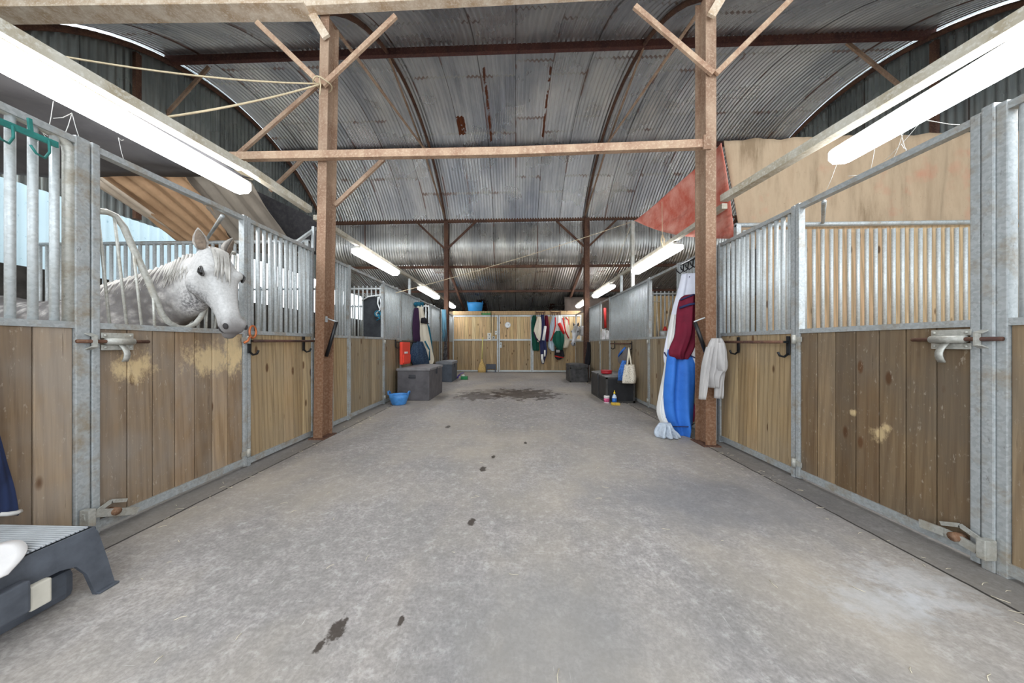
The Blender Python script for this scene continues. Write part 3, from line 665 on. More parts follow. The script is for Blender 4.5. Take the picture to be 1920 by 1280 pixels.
tarp('dust_rag', BRN if False else fabric('rag', S(190, 172, 144), S(140, 120, 96)), 'dusty rag tied under the left end of the tie beam', (unp(432, 305, Y=3.5), unp(466, 308, Y=3.5), unp(474, 338, Y=3.5), unp(445, 332, Y=3.5)), 8, 8, 0, .012, 2, .2, nrm=(0, 1, 0))
tarp('dusty_net', fabric('net', S(96, 90, 84), S(64, 60, 56), .95, .7, 60, 8), 'dark dusty netting drooping above the nearest left light rail', (unp(20, 70, Y=3.1), unp(200, 160, Y=3.1), unp(420, 292, Y=3.5), unp(300, 250, Y=3.2)), 16, 8, .03, .02, 3, .2)
BRW = fabric('smoke_sheet', S(112, 100, 92), S(84, 74, 68), .9, .6, 120, 3)
tarp('brown_sheet', BRW, 'smoky brown sheet hung across the far right corner', ((1.95, 12.35, 2.98), (5.4, 12.35, 2.9), (5.4, 12.4, 1.6), (2.0, 12.4, 1.6)), 20, 10, .05, .02, 4, .1, nrm=(0, 1, 0))
# ------------------------------------------------------------------ ropes
ROPE = fabric('rope', S(214, 196, 164), S(180, 158, 122), .95, .5, 200, 30)
def rope(p, q, label, sag=.05, r=.007, mat=None, n=14):
    p, q = V(p), V(q); return one(MB().tube([p.lerp(q, i/n)+V((0, 0, -sag*4*(i/n)*(1-i/n))) for i in range(n+1)], r, 6), 'rope', mat or ROPE, label, 'rope', 'ropes')
k = pl(604, 157, 3.46)
rope((-2.62, 1.9, 2.95) if False else unp(62, 96, Y=2.4), k, 'upper frayed rope from the left light rail to the left column', .06, .008)
rope(unp(310, 220, Y=2.6), k, 'lower rope from the left light rail to the left column', .03, .009)
one(MB().tube([k+V((.09*math.cos(a), .02+.1*math.sin(a)-.01, .01*math.sin(3*a))) for a in [2*PI*i/16 for i in range(16)]], .008, 6, True).tube([k+V((.02, -.08, 0)), k+V((.04, -.09, -.1)), k+V((.03, -.09, -.2))], .006), 'rope_knot', ROPE, 'rope lashed round the left brown column below its braces', 'rope')
rope(QP, unp(742, 549, X=XL+.02), 'thin cord stretched across the aisle between both stall rows', .05, .005)
rope(QP, unp(1102, 560, X=2.1), 'thin slack cord running from the grey pole to the far right column', .3, .005)
m = MB().tube([unp(1241, 378, Y=4.9), unp(1242, 440, Y=4.9)], .004, 5); e = unp(1242, 440, Y=4.9)
m.tube([e, e+V((-.02, 0, -.09)), e+V((.01, 0, -.2)), e+V((.03, 0, -.08)), e], .012, 6)
one(m, 'rope_loop', ROPE, 'short rope loop dangling in front of the red tarp', 'rope')
# ------------------------------------------------------------------ horses
def remesh(mb, name, vox, smooth, parent, mat):
    o = mb.build('tmp', None, parent)
    md = o.modifiers.new('r', 'REMESH'); md.mode = 'VOXEL'; md.voxel_size = vox; md.use_smooth_shade = True
    ms = o.modifiers.new('s', 'SMOOTH'); ms.factor = .5; ms.iterations = smooth
    dg = bpy.context.evaluated_depsgraph_get(); dg.update()
    me = bpy.data.meshes.new_from_object(o.evaluated_get(dg))
    bpy.data.objects.remove(o); me.materials.clear(); me.materials.append(mat); me.name = name
    me.polygons.foreach_set('use_smooth', [True]*len(me.polygons))
    r = bpy.data.objects.new(name, me); COL.objects.link(r); r.parent = parent; return r
def ring(c, l, n, w, f, b, e=.85, k=20):
    out = []
    for i in range(k):
        a = 2*PI*i/k; ca, sa = math.cos(a), math.sin(a)
        sg = lambda x: math.copysign(abs(x)**e, x)
        out.append(V(c)+V(l)*(w*sg(ca))+V(n)*((f if sa > 0 else b)*sg(sa)))
    return out
def spline(rows, m=5):
    """rows of number tuples -> smooth in-between rows (Catmull-Rom)"""
    out = []
    for i in range(len(rows)-1):
        p0, p1, p2, p3 = rows[max(i-1, 0)], rows[i], rows[i+1], rows[min(i+2, len(rows)-1)]
        for j in range(m):
            t = j/m
            out.append(tuple(.5*((2*b)+(c-a)*t+(2*a-5*b+4*c-d)*t*t+(3*b-a-3*c+d)*t**3) for a, b, c, d in zip(p0, p1, p2, p3)))
    out.append(tuple(rows[-1])); return out
def horse(label, x0, yc, sx, sv, head, poll, coat, mane_mat, vox=.013, legs=True, s=1.0):
    """local frame: u forward, v sideways, z up; world = (x0+sx*u, yc+sv*v, z)"""
    P = lambda u, v, z: V((x0+sx*u, yc+sv*v, z))
    D = lambda u, v, z: V((sx*u, sv*v, z))
    t = thing('horse', label, 'horse', P(-1.3, 0, 0), None)
    m = MB()
    body = spline([(-2.42, 1.22, .05, .08, .1), (-2.36, 1.2, .17, .19, .25), (-2.15, 1.15, .27, .33, .38), (-1.85, 1.12, .29, .37, .42), (-1.5, 1.08, .29, .36, .44), (-1.15, 1.08, .28, .38, .43), (-.88, 1.1, .25, .41, .42), (-.68, 1.1, .22, .34, .36), (-.52, 1.1, .15, .2, .24), (-.46, 1.1, .06, .1, .12)])
    m.loft([ring(P(u, 0, z), D(0, 1, 0), D(0, 0, 1), w, f, b, .95) for u, z, w, f, b in body])
    # neck: from the shoulders up to the poll
    pu, pv, pz = poll
    nk = spline([(-1.0, 0, 1.22, .19, .30, .3), (-.78, 0, 1.30, .165, .29, .30), (-.52, 0, 1.40, .125, .265, .235), (-.26, pv*.3, 1.50, .095, .235, .18), (pu-.10, pv*.75, pz-.145, .085, .17, .145), (pu-.01, pv, pz-.075, .075, .075, .10)])
    dirs = []
    for i, r in enumerate(nk):
        a, b = nk[max(i-1, 0)], nk[min(i+1, len(nk)-1)]
        d = D(b[0]-a[0], b[1]-a[1], b[2]-a[2]).normalized(); l = D(0, 1, 0); l = (l-d*l.dot(d)).normalized(); n = d.cross(l).normalized()
        if n.z < 0: n = -n
        dirs.append((d, l, n))
    m.loft([ring(P(*r[:3]), l, n, r[3], r[4], r[5], .95) for r, (d, l, n) in zip(nk, dirs)])
    # head
    A = P(*poll); ax = D(*head); L = ax.length; ax.normalize()
    l = ax.cross(V((0, 0, 1))).normalized(); n = l.cross(ax).normalized()
    if n.z < 0: n = -n
    hd = spline([(-.06, .045, .03, .06), (-.02, .07, .05, .10), (.08, .085, .062, .16), (.2, .098, .066, .195), (.3, .104, .062, .205), (.4, .088, .056, .195), (.5, .072, .05, .155), (.6, .06, .046, .115), (.72, .052, .042, .09), (.82, .055, .042, .084), (.91, .06, .042, .08), (.97, .052, .03, .066), (1.0, .034, .016, .045)])
    hp = lambda t_, a, b: A+ax*(L*t_)+l*a+n*b
    m.loft([ring(hp(r[0], 0, 0), l, n, r[1]*s, r[2]*s, r[3]*s, .82) for r in hd])
    for sd in (-1, 1):
        m.ell(hp(.27, sd*.076*s, .035), (.045*s, .045*s, .035*s)); m.ell(hp(.3, sd*.062*s, -.105*s), (.055*s, .055*s, .085*s)); m.ell(hp(.90, sd*.042*s, .018), (.03*s, .03*s, .032*s))
    m.ell(hp(.98, 0, -.052*s), (.036*s, .036*s, .03*s)); m.ell(hp(.02, 0, .0), (.07, .07, .06))
    if legs:
        for u, v in ((-.80, .15), (-.80, -.15)):
            m.loft([ring(P(u+o, v, z), D(0, 1, 0), D(1, 0, 0), w, w*1.15, w*1.15, 1) for z, w, o in ((1.05, .13, 0), (.8, .085, .02), (.52, .055, .02), (.46, .052, .02), (.3, .036, .01), (.14, .042, .0), (.1, .036, .03), (.04, .06, .06))])
        for u, v in ((-2.12, .17), (-2.12, -.17)):
            m.loft([ring(P(u+o, v, z), D(0, 1, 0), D(1, 0, 0), w, w*1.3, w*1.3, 1) for z, w, o in ((1.1, .17, 0), (.88, .12, .08), (.7, .075, .02), (.52, .055, -.1), (.44, .046, -.1), (.26, .038, -.07), (.12, .042, -.05), (.08, .038, -.02), (.04, .06, .02))])
    # tail
    remesh(m, 'body', vox, 3, t, coat(A+ax*L, A))
    eye = plain('eye_dark', S(26, 22, 20), .12, 0, .1); lid = plain('eyelid', S(74, 70, 68), .6, 0, .15); dark = plain('nostril_dark', S(52, 48, 48), .8, 0, .2)
    q = Matrix((l, n, ax)).transposed().to_3x3()
    for sd in (-1, 1):
        e = MB().ell(hp(.29, sd*.116*s, .036), (.0165, .018, .027), 14, 10, q).build('eye', eye, t)
        k = [hp(.29+.055*math.cos(a)*.62/L, sd*(.121-.010*abs(math.cos(a)))*s, .036+.021*math.sin(a)) for a in [2*PI*i/16 for i in range(16)]]
        MB().tube(k, .005, 6, True).build('eyelid', lid, e)
        MB().ell(hp(.925, sd*.056*s, .022), (.014, .02, .028), 12, 8, q).build('nostril', dark, t)
    MB().tube([hp(.90, -.056*s, -.045), hp(.95, -.056*s, -.038), hp(.985, -.036*s, -.03), hp(1.0, 0, -.026), hp(.985, .036*s, -.03), hp(.95, .056*s, -.038), hp(.90, .056*s, -.045)], .0045, 5).build('mouth', dark, t)
    # ears: hollow leaves
    inner = plain('ear_inner', S(128, 112, 98), .9, 0, .25, 40); outer = plain('ear_outer', S(172, 164, 156), .9, 0, .2, 30)
    for sd in (-1, 1):
        base = hp(-.01, sd*.068*s, .02); up = (-ax*.75+l*sd*.22+n*.42).normalized(); wd = (l*sd*.25+l*.0+up.cross(l*sd).normalized()*0).normalized()
        fw = (n*.8+l*sd*.55-up*(n*.8+l*sd*.55).dot(up)).normalized(); side = up.cross(fw).normalized()
        prof = ((0, .026), (.12, .036), (.35, .044), (.6, .036), (.82, .02), (1, .003)); h = .128*s
        o = MB().loft([ring(base+up*(h*f_)-fw*(.01+.03*f_*(1-f_)), side, fw, w_, .006, w_*.75, 1, 14) for f_, w_ in prof]).build('ear', outer, t)
        MB().loft([ring(base+up*(h*f_)+fw*.004, side, fw, w_*.7, .004, .004, 1, 12) for f_, w_ in prof[:-1]]+[ring(base+up*h*.93, side, fw, .002, .002, .002, 1, 12)]).build('ear_lining', inner, o)
    # mane locks along the crest, forelock over the brow, tail
    mm = MB(); rr = random.Random(3)
    for i in range(170):
        f_ = i/170; j = min(int((.12+.86*f_)*len(nk)), len(nk)-1); r = nk[j]; d, l_, n_ = dirs[j]
        top = P(*r[:3])+n_*(r[4]*.97); sgn = -1 if sv*1 > 0 else -1
        side = l_*(-1 if l_.y > 0 else 1); ln = rr.uniform(.10, .19)
        pts = [top-side*.01, top+side*.035*1+n_*.012, top+side*(r[3]*.62)-V((0, 0, ln*.35))-d*.01, top+side*(r[3]*.9+.004)-V((0, 0, ln))+d*rr.uniform(-.04, .02)]
        mm.tube(pts, [.009, .010, .007, .001], 5)
    mm.build('mane', mane_mat, t)
    fm_ = MB()
    for i in range(20):
        a0 = rr.uniform(-.05, .05); a1 = a0*.9+rr.uniform(.01, .065)*(1 if sx > 0 else -1); tl = rr.uniform(.26, .46)
        fm_.tube([hp(-.05, a0*.5, .035), hp(.03, a0, .078), hp(tl*.55, (a0+a1)/2, .083), hp(tl, a1, .073)], [.012, .012, .009, .002], 5)
    fm_.build('forelock', mane_mat, t)
    tl = MB()
    for i in range(24):
        v0 = rr.uniform(-.03, .03); tl.tube([P(-2.40, v0, 1.32), P(-2.5, v0*1.5, 1.2), P(-2.52, v0*2, .9), P(-2.48, v0*2.6, .5+rr.uniform(-.1, .1))], [.012, .016, .014, .003], 5)
    tl.build('tail', mane_mat, t)
    return t
def coat_grey(muz, poll):
    m = Mat('dapple_grey_coat', .75, 0, .25); p = m.geo(); x = m.sep(p)
    vo = m.n('TexVoronoi', {'feature': 'SMOOTH_F1'}, Vector=m.n('VectorMath', {'operation': 'ADD'}, _0=p, _1=m.n('VectorMath', {'operation': 'SCALE'}, _0=m.n('TexNoise', None, Vector=p, Scale=14).outputs['Color'], Scale=.05).outputs[0]).outputs[0], Scale=15, Smoothness=.4).outputs['Distance']
    fl = m.noise(p, 60, 4, .7); pt = m.noise(p, 4.5, 4, .6)
    dap = m.ramp(vo, (.2, S(176, 170, 164)), (.55, S(108, 103, 100)))
    dap = m.mix(m.ramp(pt, (.42, 0.), (.62, .8)), dap, S(84, 78, 74))
    dap = m.mix(m.ramp(fl, (.35, .5), (.6, 0.)), dap, S(84, 82, 84))
    d = m.n('VectorMath', {'operation': 'DISTANCE'}, _0=p, _1=tuple(poll+V((.12, -.1, -.2)))).outputs['Value']
    d = m.math('ADD', d, m.math('MULTIPLY', m.math('SUBTRACT', pt, .5), .25))
    c = m.mix(m.ramp(d, (.30, 0.), (.52, 1.)), m.mix(m.ramp(fl, (.3, .45), (.6, 0.)), S(196, 193, 190), S(140, 137, 134)), dap)
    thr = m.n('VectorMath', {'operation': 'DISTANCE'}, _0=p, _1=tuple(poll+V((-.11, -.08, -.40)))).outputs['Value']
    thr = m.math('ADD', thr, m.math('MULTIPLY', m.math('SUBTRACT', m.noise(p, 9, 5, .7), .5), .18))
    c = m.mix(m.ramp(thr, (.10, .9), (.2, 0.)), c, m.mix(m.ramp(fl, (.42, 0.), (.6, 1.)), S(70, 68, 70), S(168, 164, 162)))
    mz = m.n('VectorMath', {'operation': 'DISTANCE'}, _0=p, _1=tuple(muz)).outputs['Value']
    c = m.mix(m.ramp(mz, (.05, .85), (.17, 0.)), c, S(112, 106, 104))
    m.col(c); m.bump(m.noise(m.map(p, (60, 60, 20)), 3, 3, .7), .2, .003); return m.m
def coat_white(muz, poll):
    m = Mat('white_coat', .75, 0, .25); p = m.geo(); fl = m.noise(p, 12, 4, .7)
    c = m.ramp(fl, (.35, S(206, 204, 206)), (.65, S(236, 236, 238)))
    mz = m.n('VectorMath', {'operation': 'DISTANCE'}, _0=p, _1=tuple(muz)).outputs['Value']
    c = m.mix(m.ramp(mz, (.05, .8), (.17, 0.)), c, S(130, 126, 130)); m.col(c); return m.m
MANE = fabric('mane_hair', S(190, 185, 178), S(122, 116, 110), .8, .7, 200, 9)
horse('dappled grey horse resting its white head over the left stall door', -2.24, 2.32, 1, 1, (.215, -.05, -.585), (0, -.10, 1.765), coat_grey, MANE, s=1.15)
horse('white horse peering round the far right column at the back', 2.38, 10.95, -1, 1, (.16, -.26, -.64), (.30, -.28, 1.70), coat_white, MANE, .02)
# ------------------------------------------------------------------ hanging cloth and small things
def cloth_body(rows, plane, val, depth=.06, folds=3, amp=.35, seed=0, nu=22, sub=4, skew=.0):
    """a hanging bundle: rows of (py, pxL, pxR) seen on the plane X=val or Y=val, bulging towards the aisle"""
    rr = random.Random(seed); ph = rr.uniform(0, 6); ph2 = rr.uniform(0, 6)
    R_ = spline([tuple(map(float, r)) for r in rows], sub)
    nrm = V((0, -1, 0)) if plane == 'Y' else V((1, 0, 0)) if val < 0 else V((-1, 0, 0))
    rings = []; N = len(R_)
    for i, (py, a, b) in enumerate(R_):
        pa, pb = unp(a, py, **{plane: val}), unp(b, py, **{plane: val}); v = i/(N-1); env = .55+.45*min(1, 3*v+.2)*min(1, 4*(1-v)+.3)
        fr = []
        for k in range(nu+1):
            u = k/nu; bul = math.sin(PI*u)**.55
            f_ = (math.sin(2*PI*folds*(u+skew*v)+ph+v*1.3)+.45*math.sin(2*PI*folds*2.1*(u+skew*v)+ph2-v*2))
            fr.append(pa.lerp(pb, u)+nrm*(depth*env*bul*(.72+amp*f_*.5)+.004))
        bk = [pa.lerp(pb, 1-k/6) - nrm*.004 for k in range(7)]
        rings.append(fr+bk)
    return MB().loft(rings)
def cloth(name, mat, label, cat, rows, plane, val, group=None, trim=None, **kw):
    o = one(cloth_body(rows, plane, val, **kw), name, mat, label, cat, group)
    for tm in (trim or []):
        tmat, pts, r = tm
        MB().tube([unp(x, y, **{plane: val}) + (V((0, -1, 0)) if plane == 'Y' else V((1 if val < 0 else -1, 0, 0)))*d for x, y, d in pts], r, 6).build('binding', tmat, o)
    return o
NAVY = fabric('navy_cloth', S(52, 56, 92), S(36, 38, 64), .85); LILAC = fabric('white_plaid', S(226, 226, 236), S(196, 198, 214), .9, .5)
MAROON = fabric('maroon_cloth', S(114, 30, 50), S(82, 22, 38), .75, .6, 300, 8); BLUE = fabric('blue_nylon', S(58, 118, 204), S(40, 92, 176), .55, .6, 300, 7)
WHITE = fabric('white_cotton', S(232, 230, 226), S(200, 196, 190), .9, .4); GREYC = fabric('grey_marl', S(178, 173, 170), S(150, 146, 145), .95, .5)
CRM = fabric('cream_fleece', S(236, 226, 206), S(206, 194, 172), .95, .4); TEAL = fabric('teal_cloth', S(40, 108, 132), S(26, 78, 100), .85); GREEN = fabric('green_canvas', S(30, 88, 72), S(20, 62, 54), .8, .6)
REDC = fabric('red_cloth', S(206, 52, 48), S(160, 40, 40), .8); BLACK = fabric('black_cloth_thin', S(40, 38, 42), S(26, 24, 28), .8); PURP = fabric('plum_cloth', S(62, 40, 66), S(44, 28, 50), .85)
DEN = fabric('denim_navy', S(50, 62, 98), S(34, 38, 58), .85, .8, 300, 5)
BLKM = plain('black_metal', S(34, 34, 36), .45, .3, .15); DKP = plain('dark_plastic', S(62, 62, 66), .6, 0, .12)
# --- rugs by the right column
YP = 3.80
cloth('horse_rug', LILAC, 'pale plaid rug with navy edging atop the rug pile by the right column', 'horse rug', [(514, 1278, 1313), (540, 1272, 1314), (575, 1262, 1316), (620, 1252, 1316), (668, 1244, 1316), (700, 1252, 1316)], 'Y', YP+.14, 'rugs hung by the right column', [(NAVY, [(1289, 520, .05), (1288, 545, .06), (1279, 566, .06), (1265, 585, .04), (1262, 600, .04)], .013), (NAVY, [(1316, 680, .10), (1300, 672, .12), (1286, 664, .13)], .01), (NAVY, [(1244, 660, .02), (1250, 673, .04), (1263, 664, .06)], .01)], depth=.14, folds=2, seed=1)
cloth('horse_rug', MAROON, 'maroon rug folded over the middle of the rug pile by the right column', 'horse rug', [(553, 1284, 1305), (562, 1274, 1309), (590, 1268, 1310), (625, 1266, 1308), (650, 1256, 1302), (664, 1254, 1294), (673, 1264, 1288)], 'Y', YP, 'rugs hung by the right column', [(NAVY, [(1270, 578, .05), (1282, 573, .13), (1296, 571, .13), (1307, 569, .05)], .014), (NAVY, [(1273, 563, .03), (1290, 555, .11), (1304, 554, .06), (1311, 580, .02)], .01)], depth=.13, folds=1.6, seed=5, amp=.45)
cloth('horse_rug', BLUE, 'long bright blue rug trailing on the floor by the right column', 'horse rug', [(655, 1252, 1306), (690, 1248, 1304), (735, 1244, 1301), (775, 1247, 1298), (797, 1256, 1296), (816, 1268, 1291)], 'Y', YP+.05, 'rugs hung by the right column', [(NAVY, [(1256, 797, .06), (1275, 793, .17), (1297, 792, .05)], .006)], depth=.17, folds=1.3, seed=8, amp=.5)
cloth('horse_rug', WHITE, 'white sheet edge hanging on the aisle side of the blue rug', 'horse rug', [(590, 1258, 1268), (640, 1250, 1260), (690, 1245, 1254), (735, 1236, 1250), (770, 1231, 1252), (797, 1240, 1262), (813, 1246, 1266)], 'Y', YP+.13, 'rugs hung by the right column', [(NAVY, [(1233, 768, .03), (1246, 782, .08), (1254, 796, .08)], .008)], depth=.11, folds=2, seed=2)
cloth('horse_rug', fabric('dot_sheet', S(230, 226, 224), S(206, 188, 186), .9, .6, 300, 60), 'crumpled white sheet between the maroon rug and the right column', 'horse rug', [(612, 1303, 1314), (635, 1294, 1316), (660, 1288, 1316), (690, 1297, 1316), (704, 1303, 1313)], 'Y', YP-.01, 'rugs hung by the right column', [(NAVY, [(1286, 664, .03), (1300, 672, .09), (1316, 682, .06)], .008)], depth=.08, folds=2, seed=9)
cloth('horse_rug', fabric('silver_lining', S(196, 204, 214), S(140, 150, 166), .6, .7, 200, 20), 'silvery rug hem heaped on the floor beside the blue rug', 'horse rug', [(792, 1236, 1256), (803, 1228, 1262), (812, 1226, 1272), (819, 1230, 1276)], 'Y', YP-.08, 'rugs hung by the right column', None, depth=.14, folds=4, seed=4, amp=.7)
one(MB().tube([unp(1303, 700, Y=3.85), unp(1300, 735, Y=3.84), unp(1298, 748, Y=3.84), unp(1302, 765, Y=3.85), unp(1300, 790, Y=3.85)], .012, 6), 'rug_strap', fabric('pink_webbing', S(176, 62, 96), S(140, 44, 76)), 'pink webbing strap dangling between the blue rug and the right column', 'strap')
t = thing('rug_rack', 'black hook rack on the head rail above the rug pile', 'hook rack', (XR, 3.98, 2.1)); x = XR-.06
MB().tube([(x, 3.72, 2.17), (x, 4.24, 2.17)], .012, 6).bar((x, 3.8, 2.17), (x+.06, 3.8, 2.28), .02, .006).bar((x, 4.18, 2.17), (x+.06, 4.18, 2.28), .02, .006).build('rack_bar', BLKM, t)
for y in (3.75, 3.86, 3.97, 4.08, 4.19): MB().tube([(x, y, 2.17), (x-.01, y, 2.07), (x-.05, y, 2.04), (x-.09, y, 2.07), (x-.1, y, 2.1)], .008, 6).build('hook', BLKM, t)
# --- rusty rails on the stall fronts
def rail(side, pa, pb, py, mat, label, hooks=(), mat2=None):
    X = XL+.075 if side < 0 else XR-.075; a, b = unp(pa, py, X=X), unp(pb, py, X=X); Xw = XL+.004 if side < 0 else XR-.004
    t = thing('blanket_rail', label, 'rail', ((Xw+X)/2, (a.y+b.y)/2, a.z), 'blanket rails')
    MB().tube([a, b], .0135, 10).build('rail_tube', mat, t)
    for px in hooks:
        q = unp(px, py, X=X); s = 1 if side < 0 else -1
        k = MB().box((Xw, q.y-.016, q.z-.11), (Xw+s*.012, q.y+.016, q.z+.05), .004).bar((Xw, q.y, q.z), (X, q.y, q.z), .02, .02)
        k.tube([(Xw+s*.008, q.y, q.z-.1), (Xw+s*.04, q.y, q.z-.125), (Xw+s*.075, q.y, q.z-.115), (Xw+s*.09, q.y, q.z-.085)], .009, 6)
        k.build('bracket', mat2 or BLKM, t)
    return t
rail(-1, 476, 605, 639, plain('rail_brown_black', S(84, 58, 48), .6, .2, .5, 3), 'half rusty, half black blanket rail left of the left column', (481, 580))
rail(1, 1339, 1466, 641, RUST_D, 'rusty blanket rail on the stall front right of the right column', (1463, 1372))
rail(-1, 747, 786, 641, BLKM, 'thin dark rail carrying the red bag and hay net', (748, 784))
rail(1, 1145, 1180, 644, RUST_D, 'short rail on the stall front above the speckled tote', (1147, 1178))
def saddle_arm(t_x, y, pts_arm, pts_tube, label):
    t = thing('saddle_rack', label, 'saddle rack', unp(*pts_arm[0], Y=y), 'saddle racks')
    q = [unp(*p, Y=y) for p in pts_arm]; MB().bar(q[0]+V((-.0, 0, .02)), q[0]-V((0, 0, .05)), .03, .02).tube(q, .008, 6).build('arm', GALV_B, t)
    q = [unp(*p, Y=y) for p in pts_tube]; MB().tube(q, .02, 10).build('padded_tube', plain('black_rubber_tube', S(26, 26, 28), .35, 0, .1), t)
saddle_arm(0, 3.6, ((611, 596), (631, 603)), ((631, 603), (612, 668)), 'folded black saddle rack hanging on the left brown column')
saddle_arm(0, 3.42, ((1330, 592), (1301, 603)), ((1303, 604), (1324, 662)), 'folded black saddle rack on the right column beside the maroon rug')
# --- hoodie
o = thing('hoodie', 'pale grey hoodie hanging from the end of the rusty rail by the right column', 'hoodie', unp(1335, 700, Y=3.26))
cloth_body([(634, 1334, 1352), (645, 1328, 1357), (668, 1321, 1361), (690, 1319, 1362), (706, 1318, 1350), (726, 1328, 1347)], 'Y', 3.30, depth=.09, folds=3, seed=3, amp=.5).build('torso', GREYC, o)
cloth_body([(650, 1324, 1338), (680, 1316, 1332), (715, 1312, 1327), (748, 1310, 1323)], 'Y', 3.27, depth=.06, folds=2, seed=6).build('sleeve', GREYC, o)
cloth_body([(690, 1342, 1360), (715, 1340, 1356), (746, 1339, 1355)], 'Y', 3.29, depth=.06, folds=2, seed=7).build('sleeve', GREYC, o)
cloth_body([(642, 1344, 1358), (660, 1340, 1362), (685, 1342, 1362), (698, 1348, 1358)], 'Y', 3.25, depth=.06, folds=1.5, seed=17, amp=.5).build('hood', GREYC, o)
# --- left wall things
t = thing('saddlecloth_bag', 'bright orange-red bag hanging on the thin left rail', 'bag', unp(759, 660, X=XL+.1))
m = MB(); a, b = unp(750, 641, X=XL+.1), unp(765, 681, X=XL+.1); y0, y1 = sorted((a.y, b.y)); RB = fabric('orange_red_nylon', S(236, 76, 58), S(206, 58, 48), .5)
m.box((XL+.09, y0, b.z), (XL+.15, y1, a.z), .015).build('bag_body', RB, t); MB().box((XL+.148, y0+.03, b.z+.03), (XL+.17, y1-.03, b.z+.2), .01).build('pocket', RB, t)
MB().box((XL+.172, y0+.1, b.z+.22), (XL+.153, y0+.24, b.z+.26)).build('printed_patch', WHITE, t)
cloth('hay_net', fabric('navy_net', S(42, 58, 84), S(88, 104, 118), .9, .8, 60, 40), 'dark blue hay net bulging above the grey chest', 'hay net', [(640, 776, 786), (655, 770, 792), (672, 770, 798), (686, 776, 800), (692, 784, 796)], 'X', XL+.03, None, None, depth=.22, folds=5, seed=11)
cloth('plum_rug', PURP, 'narrow plum rug hanging above the hay net', 'horse rug', [(577, 777, 783), (600, 774, 784), (625, 774, 784), (640, 776, 786)], 'X', XL+.03, None, None, depth=.1, folds=2, seed=12)
cloth('cream_rug', CRM, 'cream rug with teal edging above the grey chest', 'horse rug', [(572, 782, 787), (600, 783, 793), (630, 785, 800), (660, 790, 806), (675, 792, 809), (690, 796, 801)], 'X', XL+.05, None, [(TEAL, [(790, 600, .08), (797, 615, .1), (801, 640, .1), (806, 662, .06), (809, 675, .02), (800, 690, .02)], .03), (TEAL, [(788, 640, .12), (795, 655, .14), (797, 675, .12)], .02)], depth=.16, folds=2.5, seed=13)
cloth('rope_halter', TEAL, 'teal rope halter tied above the plum rug', 'halter', [(566, 778, 788), (570, 776, 790), (575, 779, 788)], 'X', XL+.02, None, None, depth=.12, folds=4, seed=14, amp=.8)
t = thing('riding_hat', 'black riding hat hanging beside the cream rug', 'hat', unp(795, 600, X=XL+.12))
q = unp(794, 602, X=XL+.14); MB().lathe((q.x, q.y, q.z-.05), [(.12, 0), (.125, .05), (.1, .11), (.05, .145), (.005, .155)], 16, .8, 1.1).build('shell', BLACK, t); MB().box((q.x+.02, q.y-.16, q.z-.06), (q.x+.12, q.y+.1, q.z-.045), .006).build('peak', BLACK, t)
m = MB(); rr = random.Random(5)
for i in range(9):
    a = 832+rr.uniform(-3, 4); m.tube([unp(a, 580, Y=9.73), unp(a+rr.uniform(-2, 2), 615, Y=9.71), unp(a+rr.uniform(-2, 3), 640, Y=9.73)], .012, 6)
one(m, 'lead_ropes', fabric('blue_rope', S(96, 138, 156), S(60, 96, 118)), 'bundle of faded blue lead ropes beside the far left column', 'ropes')
cloth('bridle', fabric('bridle_leather', S(46, 42, 44), S(150, 146, 146), .6, .6, 100, 18), 'black and white bridle hanging above the far left chest', 'bridle', [(640, 834, 838), (655, 832, 839), (672, 831, 839), (686, 832, 838)], 'Y', 9.7, None, None, depth=.10, folds=3, seed=15, amp=.7)
p = unp(709, 556, Y=6.48); RW = fabric('white_rope', S(226, 228, 228), S(190, 196, 200))
one(MB().tube([p, p+V((.0, -.02, -.15)), p+V((.05, -.02, -.28)), p+V((-.04, -.02, -.36)), p+V((.02, -.02, -.45))], .014, 6).tube([p+V((.03, 0, 0)), p+V((.07, -.02, -.14)), p+V((.05, -.02, -.28))], .012, 6).tube([p+V((-.35, 0, -.08)), p+V((-.2, -.02, .0)), p+V((.02, -.02, .03)), p+V((.1, 0, .03))], .014, 6), 'rope_headcollar', RW, 'white rope headcollar hanging in front of the black rubber sheet', 'headcollar')
q = unp(708, 588, Y=6.4); one(MB().tube([q+V((.06*math.cos(a), 0, .06*math.sin(a))) for a in [2*PI*i/14 for i in range(14)]], .012, 6, True).tube([q, q+V((.05, 0, -.1)), q+V((-.02, 0, -.14))], .016, 6), 'headcollar_clip', TEAL, 'small teal halter noseband dangling before the rubber sheet', 'halter')
